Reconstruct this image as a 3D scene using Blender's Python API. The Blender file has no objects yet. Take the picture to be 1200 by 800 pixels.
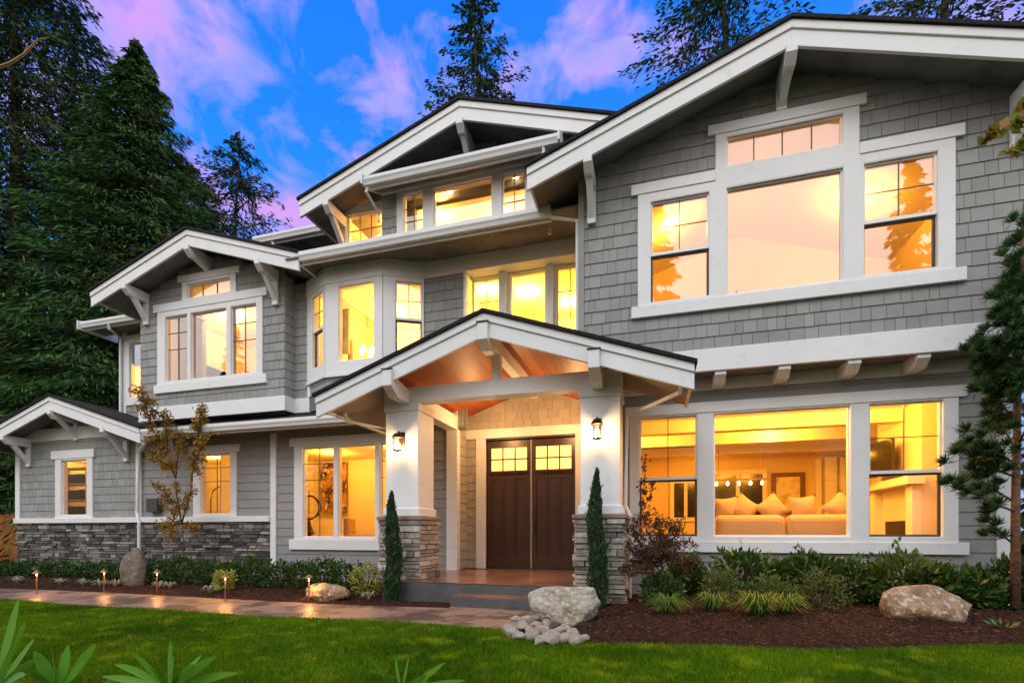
import bpy, bmesh, math, random
import numpy as np
from mathutils import Vector, Matrix
from mathutils.geometry import tessellate_polygon
random.seed(7); rng = np.random.default_rng(7)
R = math.radians
S = bpy.context.scene

# ------------------------------------------------------------------ camera
F, U0, V0, YAW, CZ = 575.0, 600.0, 623.0, R(16.04), 1.0     # pixels of the 1200x800 photo
cd = bpy.data.cameras.new('camera'); cam = bpy.data.objects.new('camera', cd); S.collection.objects.link(cam)
cam.location = (0, 0, CZ); cam.rotation_euler = (R(90), 0, YAW)
cd.sensor_width = 36; cd.lens = F/1200*36; cd.shift_y = (V0-400)/1200; cd.clip_end = 1000; cd.clip_start = .05
S.camera = cam
cY, sY = math.cos(YAW), math.sin(YAW)
def tt(u, D): return D/(cY+sY*(u-U0)/F)
def X(u, D): return tt(u, D)*(-sY+cY*(u-U0)/F)              # metres along the facade
def Z(u, v, D): return CZ+tt(u, D)*(V0-v)/F                 # height
def G(u, v, z=0.0):                                          # point on the ground
    t = (CZ-z)*F/(v-V0); s = (u-U0)/F
    return (t*(-sY+cY*s), t*(cY+sY*s))
def W(u, t):                                                # plan position at view depth t
    s = (u-U0)/F
    return (t*(-sY+cY*s), t*(cY+sY*s))

# ------------------------------------------------------------------ world and sun
SUN_EL, SUN_AZ = R(38), R(200)
wd = bpy.data.worlds.new('World'); S.world = wd; wd.use_nodes = True
def build_world():
    nt = wd.node_tree; nt.nodes.clear(); N = nt.nodes.new; L = nt.links.new
    out = N('ShaderNodeOutputWorld'); bg = N('ShaderNodeBackground'); L(bg.outputs[0], out.inputs[0])
    tc = N('ShaderNodeTexCoord')
    vec = tc.outputs['Generated']
    sep = N('ShaderNodeSeparateXYZ'); L(vec, sep.inputs[0])
    def math_(op, a, b=None, c=None, clamp=False):
        m = N('ShaderNodeMath'); m.operation = op; m.use_clamp = clamp
        for i, x in enumerate((a, b, c)):
            if x is None: continue
            if isinstance(x, (int, float)): m.inputs[i].default_value = x
            else: L(x, m.inputs[i])
        return m.outputs[0]
    def mix(f, a, b, blend='MIX'):
        m = N('ShaderNodeMix'); m.data_type = 'RGBA'; m.blend_type = blend
        for i, x in ((0, f), (6, a), (7, b)):
            if isinstance(x, (int, float)): m.inputs[i].default_value = x
            elif isinstance(x, tuple): m.inputs[i].default_value = (*x, 1)
            else: L(x, m.inputs[i])
        return m.outputs[2]
    def ramp(x, pts):
        r = N('ShaderNodeValToRGB'); e = r.color_ramp.elements
        while len(e) < len(pts): e.new(.5)
        for k, (p, c) in zip(e, pts): k.position = p; k.color = (*c, 1)
        L(x, r.inputs[0]); return r.outputs[0]
    # eastern sky over the house: saturated blue, paler low down
    blue = ramp(sep.outputs['Z'], [(0.0, (.30, .42, .85)), (.25, (.12, .36, .97)), (.45, (.010, .25, 1.0)), (.62, (.0, .19, .90)), (.9, (.0, .12, .68))])
    # broken pink cloud
    mp = N('ShaderNodeMapping'); mp.inputs['Scale'].default_value = (1, 1, 1.5); L(vec, mp.inputs[0])
    n1 = N('ShaderNodeTexNoise'); n1.inputs['Scale'].default_value = 7.5; n1.inputs['Detail'].default_value = 9; n1.inputs['Roughness'].default_value = .58; n1.inputs['Distortion'].default_value = .35
    L(mp.outputs[0], n1.inputs[0])
    def blob(u, v, k, w):                                   # bank of cloud lying in one direction of the sky
        s = (u-U0)/F; d = Vector((-sY+cY*s, cY+sY*s, (V0-v)/F)).normalized()
        dp = N('ShaderNodeVectorMath'); dp.operation = 'DOT_PRODUCT'; L(vec, dp.inputs[0]); dp.inputs[1].default_value = d
        a = math_('SUBTRACT', 1.0, dp.outputs['Value']); a = math_('MULTIPLY', a, -k); a = math_('EXPONENT', a)
        return math_('MULTIPLY', a, w)
    tot = None
    for b in ((100, -20, 300, .55), (150, 30, 500, .50), (195, 80, 600, .45), (245, 75, 700, .34), (245, 145, 600, .45), (310, 180, 560, .45), (360, 225, 500, .5), (385, 130, 700, .2), (715, 0, 600, .36), (655, 75, 700, .34), (700, 60, 700, .22), (60, 300, 60, .3), (1160, 40, 400, .4), (440, 200, 500, .2), (480, 30, 700, .15)):
        o = blob(*b); tot = o if tot is None else math_('ADD', tot, o)
    cl = math_('ADD', math_('MULTIPLY_ADD', n1.outputs['Fac'], 3.9, -1.66), math_('MINIMUM', math_('MULTIPLY', tot, 1.2), .36))
    mask = N('ShaderNodeMapRange'); mask.inputs['From Min'].default_value = .34; mask.inputs['From Max'].default_value = .92; L(cl, mask.inputs[0])
    n2 = N('ShaderNodeTexNoise'); n2.inputs['Scale'].default_value = 7; n2.inputs['Detail'].default_value = 5; L(mp.outputs[0], n2.inputs[0])
    pink = ramp(n2.outputs['Fac'], [(.35, (.20, .27, .88)), (.5, (.40, .32, .84)), (.66, (.62, .30, .74))])
    east = mix(math_('MULTIPLY', mask.outputs[0], .92), blue, pink)
    # western sky behind the photographer: pale after-glow
    west = ramp(sep.outputs['Z'], [(0.0, (.55, .42, .34)), (.12, (1.05, .90, .80)), (.35, (1.6, 1.5, 1.5)), (.7, (1.45, 1.5, 1.62)), (1.0, (.9, 1.05, 1.35))])
    f = N('ShaderNodeMapRange'); f.interpolation_type = 'SMOOTHSTEP'; f.inputs['From Min'].default_value = .12; f.inputs['From Max'].default_value = -.45; L(sep.outputs['Y'], f.inputs[0])
    col = mix(f.outputs[0], east, west)
    sky = N('ShaderNodeTexSky'); sky.sky_type = 'NISHITA'; sky.sun_disc = False; sky.sun_elevation = SUN_EL*.1; sky.sun_rotation = SUN_AZ
    sm = mix(1.0, sky.outputs[0], (.03, .03, .03), 'MULTIPLY')
    col = mix(1.0, col, sm, 'ADD')
    L(col, bg.inputs['Color']); bg.inputs['Strength'].default_value = 1.0
build_world()
sl = bpy.data.lights.new('sun', 'SUN'); sl.energy = .7; sl.angle = R(25); sl.color = (1, .96, .9)
so = bpy.data.objects.new('sun', sl); S.collection.objects.link(so)
so.rotation_euler = (R(42), 0, R(-18))      # high behind the photographer, a little to the left
S.view_settings.view_transform = 'Standard'; S.view_settings.look = 'None'; S.view_settings.gamma = 1; S.view_settings.exposure = .28
S.render.engine = 'CYCLES'; S.cycles.use_denoising = True; S.cycles.max_bounces = 8; S.cycles.transparent_max_bounces = 12
S.cycles.sample_clamp_indirect = 4; S.cycles.caustics_reflective = False; S.cycles.caustics_refractive = False

# ------------------------------------------------------------------ materials
def mat(name, col, rough=.6, spec=.4, metal=0, var=None, noise=None, bump=None, island=None, emit=None, coords='Object', trans=0):
    """var: (scale, colour2) mottling; bump: (scale, strength); island: amount of value change per island"""
    m = bpy.data.materials.new(name); m.use_nodes = True; nt = m.node_tree; N = nt.nodes.new; L = nt.links.new
    b = nt.nodes['Principled BSDF']
    b.inputs['Roughness'].default_value = rough; b.inputs['Specular IOR Level'].default_value = spec; b.inputs['Metallic'].default_value = metal
    tc = N('ShaderNodeTexCoord'); src = None
    def rgb(c):
        n = N('ShaderNodeRGB'); n.outputs[0].default_value = (*c, 1); return n.outputs[0]
    src = rgb(col)
    if var:
        for sc, c2, lo, hi in ([var] if not isinstance(var, list) else var):
            n = N('ShaderNodeTexNoise'); n.inputs['Scale'].default_value = sc; n.inputs['Detail'].default_value = 6; n.inputs['Roughness'].default_value = .6; L(tc.outputs[coords], n.inputs[0])
            mr = N('ShaderNodeMapRange'); mr.inputs['From Min'].default_value = lo; mr.inputs['From Max'].default_value = hi; L(n.outputs['Fac'], mr.inputs[0])
            mx = N('ShaderNodeMix'); mx.data_type = 'RGBA'; L(mr.outputs[0], mx.inputs[0]); L(src, mx.inputs[6]); mx.inputs[7].default_value = (*c2, 1); src = mx.outputs[2]
    if island:
        g = N('ShaderNodeNewGeometry')
        if isinstance(island, list):
            r = N('ShaderNodeValToRGB'); e = r.color_ramp.elements; r.color_ramp.interpolation = 'LINEAR'
            while len(e) < len(island): e.new(.5)
            for i, (k, c) in enumerate(zip(e, island)): k.position = i/(len(island)-1); k.color = (*c, 1)
            L(g.outputs['Random Per Island'], r.inputs[0])
            if var:
                mx = N('ShaderNodeMix'); mx.data_type = 'RGBA'; mx.blend_type = 'MULTIPLY'; mx.inputs[0].default_value = 1
                L(r.outputs[0], mx.inputs[6]); L(src, mx.inputs[7]); src = mx.outputs[2]
            else: src = r.outputs[0]
        else:
            mr = N('ShaderNodeMapRange'); mr.inputs['To Min'].default_value = 1-island; mr.inputs['To Max'].default_value = 1+island; L(g.outputs['Random Per Island'], mr.inputs[0])
            vm = N('ShaderNodeVectorMath'); vm.operation = 'SCALE'; L(src, vm.inputs[0]); L(mr.outputs[0], vm.inputs['Scale']); src = vm.outputs[0]
    L(src, b.inputs['Base Color'])
    if bump:
        n = N('ShaderNodeTexNoise'); n.inputs['Scale'].default_value = bump[0]; n.inputs['Detail'].default_value = 8; L(tc.outputs[coords], n.inputs[0])
        bp = N('ShaderNodeBump'); bp.inputs['Strength'].default_value = bump[1]; bp.inputs['Distance'].default_value = bump[2] if len(bump) > 2 else .02
        L(n.outputs['Fac'], bp.inputs['Height']); L(bp.outputs[0], b.inputs['Normal'])
    if emit:
        b.inputs['Emission Color'].default_value = (*emit[0], 1); b.inputs['Emission Strength'].default_value = emit[1]
    if trans:
        b.inputs['Subsurface Weight'].default_value = 0
        tr = N('ShaderNodeBsdfTranslucent'); L(src, tr.inputs[0]); mxs = N('ShaderNodeMixShader'); mxs.inputs[0].default_value = trans
        L(b.outputs[0], mxs.inputs[1]); L(tr.outputs[0], mxs.inputs[2]); L(mxs.outputs[0], nt.nodes['Material Output'].inputs[0])
    return m
def glass_mat(name, refl, tint=(1, 1, 1), rough=0.0, fk=.7):
    m = bpy.data.materials.new(name); m.use_nodes = True; nt = m.node_tree; nt.nodes.clear(); N = nt.nodes.new; L = nt.links.new
    o = N('ShaderNodeOutputMaterial'); t = N('ShaderNodeBsdfTransparent'); t.inputs[0].default_value = (*tint, 1)
    g = N('ShaderNodeBsdfGlossy'); g.inputs['Roughness'].default_value = rough; g.inputs[0].default_value = (1, .98, .97, 1)
    fr = N('ShaderNodeFresnel'); fr.inputs[0].default_value = 1.5
    ma = N('ShaderNodeMath'); ma.operation = 'MULTIPLY_ADD'; ma.use_clamp = True; L(fr.outputs[0], ma.inputs[0]); ma.inputs[1].default_value = fk; ma.inputs[2].default_value = refl
    mx = N('ShaderNodeMixShader'); L(ma.outputs[0], mx.inputs[0]); L(t.outputs[0], mx.inputs[1]); L(g.outputs[0], mx.inputs[2]); L(mx.outputs[0], o.inputs[0])
    return m
def cedar_mat(name, c1, c2, width=.14):
    """tongue and groove boards running along Y"""
    m = bpy.data.materials.new(name); m.use_nodes = True; nt = m.node_tree; N = nt.nodes.new; L = nt.links.new; b = nt.nodes['Principled BSDF']
    tc = N('ShaderNodeTexCoord'); sp = N('ShaderNodeSeparateXYZ'); L(tc.outputs['Object'], sp.inputs[0])
    d = N('ShaderNodeMath'); d.operation = 'DIVIDE'; L(sp.outputs[0], d.inputs[0]); d.inputs[1].default_value = width
    fl = N('ShaderNodeMath'); fl.operation = 'FLOOR'; L(d.outputs[0], fl.inputs[0])
    fr = N('ShaderNodeMath'); fr.operation = 'FRACT'; L(d.outputs[0], fr.inputs[0])
    wn = N('ShaderNodeTexWhiteNoise'); wn.noise_dimensions = '1D'; L(fl.outputs[0], wn.inputs['W'])
    mp = N('ShaderNodeMapping'); mp.inputs['Scale'].default_value = (30, 1.5, 1); L(tc.outputs['Object'], mp.inputs[0])
    no = N('ShaderNodeTexNoise'); no.inputs['Scale'].default_value = 1; no.inputs['Detail'].default_value = 5; L(mp.outputs[0], no.inputs[0])
    ad = N('ShaderNodeMath'); ad.operation = 'MULTIPLY_ADD'; L(no.outputs['Fac'], ad.inputs[0]); ad.inputs[1].default_value = .5; 
    w2 = N('ShaderNodeMath'); w2.operation = 'MULTIPLY'; L(wn.outputs['Value'], w2.inputs[0]); w2.inputs[1].default_value = .6; L(w2.outputs[0], ad.inputs[2])
    mx = N('ShaderNodeMix'); mx.data_type = 'RGBA'; L(ad.outputs[0], mx.inputs[0]); mx.inputs[6].default_value = (*c1, 1); mx.inputs[7].default_value = (*c2, 1)
    gp = N('ShaderNodeMath'); gp.operation = 'GREATER_THAN'; L(fr.outputs[0], gp.inputs[0]); gp.inputs[1].default_value = .05
    m2 = N('ShaderNodeMix'); m2.data_type = 'RGBA'; L(gp.outputs[0], m2.inputs[0]); m2.inputs[6].default_value = (c1[0]*.2, c1[1]*.2, c1[2]*.2, 1); L(mx.outputs[2], m2.inputs[7])
    L(m2.outputs[2], b.inputs['Base Color']); b.inputs['Roughness'].default_value = .5
    return m
M = dict(
    shingle=mat('gray_shingle', (.275, .28, .272), .75, .2, island=.10, var=[(1.2, (.315, .32, .31), .4, .75), (5, (.235, .235, .225), .55, .8)], bump=(60, .25, .004)),
    lap=mat('gray_clapboard', (.27, .272, .265), .7, .2, var=[(1.2, (.31, .31, .30), .4, .75), (6, (.235, .235, .225), .55, .8)], bump=(50, .15, .003)),
    wall=mat('gray_wall_backing', (.16, .155, .15), .8),
    shake=mat('tan_entry_shingle', (.40, .37, .31), .75, .2, island=.08, bump=(60, .25, .004)),
    white=mat('white_trim', (.77, .78, .78), .55, .3, var=[(.9, (.70, .71, .71), .35, .8), (6, (.62, .62, .60), .58, .85)], bump=(25, .06, .003)),
    soffit=mat('taupe_soffit', (.25, .23, .22), .8, .2, var=(2, (.14, .125, .115), .4, .7)),
    roof=mat('charcoal_roof_shingle', (.012, .012, .014), .9, .2, var=(30, (.03, .03, .034), .4, .7), bump=(40, .6, .01)),
    psoffit=mat('painted_soffit', (.27, .235, .21), .7, .2),
    vinyl=mat('white_vinyl', (.80, .80, .78), .35, .5),
    dark=mat('dark_bronze_frame', (.05, .042, .035), .45, .5),
    muntin=mat('grey_brown_grille', (.16, .12, .08), .5, .4),
    cedar=cedar_mat('cedar_ceiling', (.20, .038, .004), (.44, .11, .012)),
    fence=mat('cedar_fence', (.42, .15, .04), .7, .2, var=(3, (.30, .09, .02), .35, .7), island=.15, bump=(30, .3)),
    door=mat('dark_brown_door', (.054, .025, .014), .34, .5, var=(6, (.046, .020, .011), .35, .7)),
    bronze=mat('oil_rubbed_bronze', (.05, .022, .012), .35, .5, .7),
    black=mat('black_iron', (.012, .011, .010), .4, .5),
    glass=glass_mat('window_glass_upper', .20),
    glass_low=glass_mat('window_glass', .0, fk=.5),
    iwall=mat('cream_interior_wall', (.72, .66, .54), .9, .1),
    iwallw=mat('golden_interior_wall', (.74, .58, .34), .9, .1),
    iceil=mat('cream_ceiling', (.80, .76, .68), .9, .1),
    ifloor=mat('interior_wood_floor', (.25, .14, .07), .4, .4),
    sofa=mat('cream_upholstery', (.58, .38, .18), .9, .1, bump=(80, .2)),
    brownw=mat('brown_wood', (.16, .07, .03), .5),
    stonecap=mat('tan_stone_cap', (.30, .22, .17), .8, .2, var=(12, (.2, .14, .11), .35, .7), bump=(20, .6)),
    stonecapw=mat('white_water_table', (.74, .74, .73), .5, .35),
    stoneL=mat('ledge_stone', (.9, .9, .9), .85, .2, var=(14, (.45, .45, .45), .35, .75), bump=(30, .8, .02), island=[(.05, .05, .053), (.20, .19, .185), (.07, .065, .065), (.40, .36, .31), (.10, .10, .105), (.52, .47, .41), (.05, .048, .05)]),
    stoneP=mat('pillar_ledge_stone', (1, 1, 1), .85, .2, var=(14, (.6, .56, .52), .35, .75), bump=(30, .8, .02), island=[(.13, .12, .11), (.42, .39, .34), (.20, .18, .16), (.60, .56, .50), (.28, .25, .22), (.66, .62, .56), (.16, .14, .12)]),
    concrete=mat('dark_step_concrete', (.07, .072, .074), .6, .4, var=(5, (.11, .11, .11), .35, .75), bump=(30, .3)),
)
# ------------------------------------------------------------------ mesh collecting
COL = S.collection
class MB:
    def __init__(s, xf=None): s.v = []; s.f = []; s.xf = xf
    def _a(s, vs, fs):
        o = len(s.v); s.v += [tuple(s.xf @ Vector(p)) if s.xf else tuple(p) for p in vs]; s.f += [tuple(i+o for i in f) for f in fs]
    def box(s, x0, x1, y0, y1, z0, z1):
        s._a([(x0, y0, z0), (x1, y0, z0), (x1, y1, z0), (x0, y1, z0), (x0, y0, z1), (x1, y0, z1), (x1, y1, z1), (x0, y1, z1)],
             [(0, 3, 2, 1), (4, 5, 6, 7), (0, 1, 5, 4), (1, 2, 6, 5), (2, 3, 7, 6), (3, 0, 4, 7)]); return s
    def extr(s, pts, d, holes=(), cap=True):
        """flat loops of 3D points extruded by vector d"""
        loops = [list(pts)]+[list(h) for h in holes]; d = Vector(d)
        tris = tessellate_polygon([[Vector(p) for p in l] for l in loops])
        flat = [Vector(p) for l in loops for p in l]; n = len(flat)
        fs = [tuple(t) for t in tris]
        if cap: fs += [tuple(i+n for i in reversed(t)) for t in tris]
        k = 0
        for l in loops:
            m = len(l)
            for i in range(m): a, b = k+i, k+(i+1) % m; fs.append((a, b, b+n, a+n))
            k += m
        s._a(flat+[p+d for p in flat], fs); return s
    def tube(s, pts, rad, n=8, cap=True):
        pts = [Vector(p) for p in pts]
        if not hasattr(rad, '__len__'): rad = [rad]*len(pts)
        vs = []; fs = []
        for i, p in enumerate(pts):
            t = (pts[min(i+1, len(pts)-1)]-pts[max(i-1, 0)]).normalized()
            a = t.cross(Vector((0, 0, 1))) if abs(t.z) < .95 else t.cross(Vector((1, 0, 0)))
            a.normalize(); b = t.cross(a)
            for k in range(n):
                w = 2*math.pi*(k+.5)/n; vs.append(p+(a*math.cos(w)+b*math.sin(w))*rad[i])
        for i in range(len(pts)-1):
            for k in range(n): q = (k+1) % n; fs.append((i*n+k, i*n+q, i*n+n+q, i*n+n+k))
        if cap: fs += [tuple(range(n-1, -1, -1)), tuple((len(pts)-1)*n+k for k in range(n))]
        s._a(vs, fs); return s
    def lathe(s, prof, n=16, c=(0, 0, 0)):
        vs = []; fs = []
        for r, z in prof:
            for k in range(n): w = 2*math.pi*k/n; vs.append((c[0]+r*math.cos(w), c[1]+r*math.sin(w), c[2]+z))
        for i in range(len(prof)-1):
            for k in range(n): q = (k+1) % n; fs.append((i*n+k, i*n+q, i*n+n+q, i*n+n+k))
        fs += [tuple(range(n-1, -1, -1)), tuple((len(prof)-1)*n+k for k in range(n))]
        s._a(vs, fs); return s
    def build(s, name, m, parent=None, smooth=False, bevel=0, label=None):
        me = bpy.data.meshes.new(name); me.from_pydata(s.v, [], s.f); me.update()
        bm = bmesh.new(); bm.from_mesh(me); bmesh.ops.recalc_face_normals(bm, faces=bm.faces); bm.to_mesh(me); bm.free()
        return finish(me, name, m, parent, smooth, bevel, label)
def finish(me, name, m, parent=None, smooth=False, bevel=0, label=None):
    for q in (m if isinstance(m, (list, tuple)) else [m]): me.materials.append(q)
    if smooth: me.polygons.foreach_set('use_smooth', [True]*len(me.polygons))
    o = bpy.data.objects.new(name, me); COL.objects.link(o)
    if parent is not None:
        o.parent = parent
        if parent.get('world_parts'): o.location = -parent.location
    if bevel:
        b = o.modifiers.new('bevel', 'BEVEL'); b.width = bevel; b.segments = 1; b.limit_method = 'ANGLE'; b.angle_limit = R(50)
    if label: o['label'] = label
    return o
def npmesh(name, V, Fc, m, parent=None, smooth=False, mi=None):
    """V (n,3), Fc (k,4 or 3) arrays"""
    me = bpy.data.meshes.new(name); k = Fc.shape[1]
    me.vertices.add(len(V)); me.vertices.foreach_set('co', np.asarray(V, np.float32).ravel())
    me.loops.add(Fc.size); me.loops.foreach_set('vertex_index', Fc.astype(np.int32).ravel())
    me.polygons.add(len(Fc)); me.polygons.foreach_set('loop_start', np.arange(0, Fc.size, k, dtype=np.int32)); me.polygons.foreach_set('loop_total', np.full(len(Fc), k, np.int32))
    me.update(calc_edges=True)
    if mi is not None: me.polygons.foreach_set('material_index', mi.astype(np.int32))
    return finish(me, name, m, parent, smooth)
def tag(o, label=None, cat=None, group=None, kind=None):
    if label: o['label'] = label
    if cat: o['category'] = cat
    if group: o['group'] = group
    if kind: o['kind'] = kind
    return o
def thing(name, loc, label, cat, group=None, rz=0, world=False):
    o = bpy.data.objects.new(name, None); COL.objects.link(o); o.location = loc; o.rotation_euler = (0, 0, rz); o.empty_display_size = .2
    if world: o['world_parts'] = 1
    return tag(o, label, cat, group)
def copy_tree(o, parent=None):
    c = o.copy(); COL.objects.link(c); c.parent = parent
    for ch in list(o.children): copy_tree(ch, c)
    return c
def light(name, kind, loc, energy, col, parent=None, size=.1, rot=None, spot=None):
    l = bpy.data.lights.new(name, kind); l.energy = energy; l.color = col
    if kind in ('POINT', 'SPOT'): l.shadow_soft_size = size
    if kind == 'AREA': l.size = size
    if spot: l.spot_size = spot; l.spot_blend = .8
    o = bpy.data.objects.new(name, l); COL.objects.link(o); o.location = loc
    if rot: o.rotation_euler = rot
    if parent is not None:
        o.parent = parent
        if parent.get('world_parts'): o.location = Vector(loc)-parent.location
    return o

# ------------------------------------------------------------------ the house
house = thing('house', (-3.5, 9.5, 0), 'large grey shingled craftsman house with white trim, lit windows and a gabled entry portico', 'house', world=True)
H = house
D_MAIN, D_LW, D_RU, D_RL, D_DOOR = 8.45, 8.18, 7.45, 7.86, 8.96

def rect(x0, x1, z0, z1, y=0): return [(x0, y, z0), (x1, y, z0), (x1, y, z1), (x0, y, z1)]
def cladding(mb, poly_top, x0, x1, z0, z1, holes, expo=.182, wmin=.10, wmax=.26, t=.017, gap=.006, lap=False):
    """courses of shingles (or long laps) laid on plane y=0, bottom edge proud; poly_top(x)->z upper limit"""
    z = z0; nrow = 0
    while z < z1-.01:
        zt = min(z+expo, z1)
        br = sorted({z, zt, *[h[2] for h in holes if z < h[2] < zt], *[h[3] for h in holes if z < h[3] < zt]})
        # one set of shingle joints for the whole course
        if lap: joints = [x0, x1]
        else:
            joints = [x0]; 
            while joints[-1] < x1: joints.append(joints[-1]+random.uniform(wmin, wmax))
            joints[-1] = x1
            if len(joints) > 2 and joints[-1]-joints[-2] < .05: joints.pop(-2)
        for a, b in zip(joints[:-1], joints[1:]):
            if not lap: a2, b2 = a+gap/2, b-gap/2
            else: a2, b2 = a, b
            dz = 0 if lap else random.uniform(-.003, .003)
            for za, zb in zip(br[:-1], br[1:]):
                cuts = [(a2, b2)]
                for h in holes:
                    if h[2] < zb-1e-6 and h[3] > za+1e-6:
                        nc = []
                        for p, q in cuts:
                            if h[1] <= p or h[0] >= q: nc.append((p, q)); continue
                            if h[0] > p: nc.append((p, h[0]))
                            if h[1] < q: nc.append((h[1], q))
                        cuts = nc
                for p, q in cuts:
                    if q-p < .004: continue
                    if poly_top:
                        zm = (za+zb)/2
                        # clip run to where the gable line is above this piece
                        n = 24; ok = [poly_top(p+(q-p)*i/n) > za+.01 for i in range(n+1)]
                        if not any(ok): continue
                        i0 = ok.index(True); i1 = n-ok[::-1].index(True); p, q = p+(q-p)*i0/n, p+(q-p)*i1/n
                        if q-p < .01: continue
                    ya = -t+(za-z)/expo*(t-.004); yb = -t+(zb-z)/expo*(t-.004)
                    zz = za+(dz if za == z else 0)
                    vs = [(p, ya, zz), (q, ya, zz), (q, yb, zb), (p, yb, zb), (p, 0, zz), (q, 0, zz), (q, 0, zb), (p, 0, zb)]
                    mb._a(vs, [(0, 1, 2, 3), (0, 4, 5, 1), (1, 5, 6, 2), (0, 3, 7, 4)])
        z = zt; nrow += 1
def wall(name, outer, holes, D, mk, x0, x1, z0, z1, top=None, lap=False, xf=None, back=None, lab=None, expo=.182):
    T = Matrix.Translation((0, D, 0)) if xf is None else xf
    mb = MB(T)
    hs = [rect(a, b, c, d) for a, b, c, d in holes]
    mb.extr(outer, (0, .1, 0), hs, cap=False)
    w = mb.build(name, M['wall'], H, label=lab)
    c = MB(T); cladding(c, top, x0, x1, z0, z1, holes, lap=lap, expo=expo)
    o = c.build('clapboard_cladding' if lap else 'shingle_cladding', M[mk], w); o.location = (0, 0, 0)
    return w
def window(units, casing, head=None, sill=None, D=None, xf=None, glass='glass', lab=None, extra=(), tmat='white', frame=.035, proud=.04):
    """units: (x0,x1,z0,z1,kind); casing: polygon list of (x,z); head/sill: list of (x0,x1,z0,z1)"""
    T = Matrix.Translation((0, D, 0)) if xf is None else xf
    mb = MB(T); mb.extr([(x, -proud, z) for x, z in casing], (0, proud+.02, 0), [rect(u[0], u[1], u[2], u[3], -proud) for u in units])
    w = mb.build('window', M[tmat], H, label=lab, bevel=.004)
    if head:
        hb = MB(T)
        for a, b, c, d in head: hb.box(a, b, -proud-.014, .0, c, d); 
        hb.build('head_board', M[tmat], w, bevel=.004).location = (0, 0, 0)
    if sill:
        hb = MB(T)
        for a, b, c, d in sill: hb.box(a, b, -proud-.022, .0, c, d)
        hb.build('sill', M[tmat], w, bevel=.004).location = (0, 0, 0)
    fr = MB(T)
    def ring(m, x0, x1, z0, z1, w_, y0, y1):
        m.box(x0, x0+w_, y0, y1, z0, z1); m.box(x1-w_, x1, y0, y1, z0, z1)
        m.box(x0+w_, x1-w_, y0, y1, z0, z0+w_); m.box(x0+w_, x1-w_, y0, y1, z1-w_, z1)
    panes = []
    for u in units:
        x0, x1, z0, z1, k = u[:5]; f = frame
        # reveal lining
        e = .002
        fr.box(x0-.001, x0+.008, -proud+.004, .11, z0, z1); fr.box(x1-.008, x1+.001, -proud+.004, .11, z0, z1)
        fr.box(x0+.008, x1-.008, -proud+.004, .11, z0-.001, z0+.008); fr.box(x0+.008, x1-.008, -proud+.004, .11, z1-.008, z1+.001)
        x0 += .008; x1 -= .008; z0 += .008; z1 -= .008
        if k == 'dh':
            zm = u[5]
            ring(fr, x0, x1, zm-.01, z1, f*.75, .0, .04); fr.box(x0, x1, -.006, .045, zm-.022, zm+.022)
            dk = MB(T); ring(dk, x0, x1, z0, zm-.022, f*.8, .03, .06); dk.build('lower_sash', M['dark'], w).location = (0, 0, 0); mu = MB(T)
            panes.append((x0+f*.7, x1-f*.7, zm+.02, z1-f*.7, .02)); panes.append((x0+f*.7, x1-f*.7, z0+f*.7, zm-.02, .048))
            xm = (x0+x1)/2; zq = (zm+z1)/2; mu.box(xm-.007, xm+.007, .010, .024, zm, z1-.01); mu.box(x0+.01, x1-.01, .012, .022, zq-.007, zq+.007); mu.build('grille', M['muntin'], w).location = (0, 0, 0)
        else:
            ring(fr, x0, x1, z0, z1, f*.6, .0, .05); panes.append((x0+f*.5, x1-f*.5, z0+f*.5, z1-f*.5, .03))
            if k[0] == 'g':      # grille 'g', xs, zs fractions
                mu = MB(T)
                for a in u[5]: xm = x0+(x1-x0)*a; mu.box(xm-.007, xm+.007, .016, .034, z0+.01, z1-.01)
                for a in u[6]: zm = z0+(z1-z0)*a; mu.box(x0+.01, x1-.01, .018, .032, zm-.007, zm+.007)
                mu.build('grille', M['muntin'], w).location = (0, 0, 0)
    fr.build('frame', M['vinyl'], w).location = (0, 0, 0)
    for a, b, c, d, y in panes:
        p = MB(T); p._a([(a, y, c), (b, y, c), (b, y, d), (a, y, d)], [(0, 1, 2, 3)])
        p.build('pane', M[glass], w).location = (0, 0, 0)
    return w
def room(x0, x1, y0, y1, z0, z1, lights, energy, col=(1, .50, .13), wm='iwall', size=.12, bulbs=True):
    r = MB(); r._a([(x0, y0, z0), (x1, y0, z0), (x1, y1, z0), (x0, y1, z0), (x0, y0, z1), (x1, y0, z1), (x1, y1, z1), (x0, y1, z1)], [(1, 2, 6, 5), (2, 3, 7, 6), (3, 0, 4, 7)])
    w = r.build('interior_wall', M[wm], H)
    c = MB(); c._a([(x0, y0, z1), (x1, y0, z1), (x1, y1, z1), (x0, y1, z1)], [(0, 1, 2, 3)]); c.build('ceiling', M['iceil'], H)
    c = MB(); c._a([(x0, y0, z0), (x1, y0, z0), (x1, y1, z0), (x0, y1, z0)], [(0, 1, 2, 3)]); c.build('interior_floor', M['ifloor'], H)
    for (lx, ly) in lights:
        light('ceiling_lamp_light', 'POINT', (lx, ly, z1-.16), energy, col, H, size)
        if bulbs: MB().lathe([(.055, -.012), (.06, 0)], 14, (lx, ly, z1-.004)).build('downlight', M['lamp'], H)
M['lamp'] = mat('lit_lamp', (1, .9, .7), emit=((1, .72, .35), 12))
M['lamp_w'] = mat('lit_lamp_warm', (1, .9, .7), emit=((1, .85, .62), 7))
WARM = (1, .50, .13)

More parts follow.
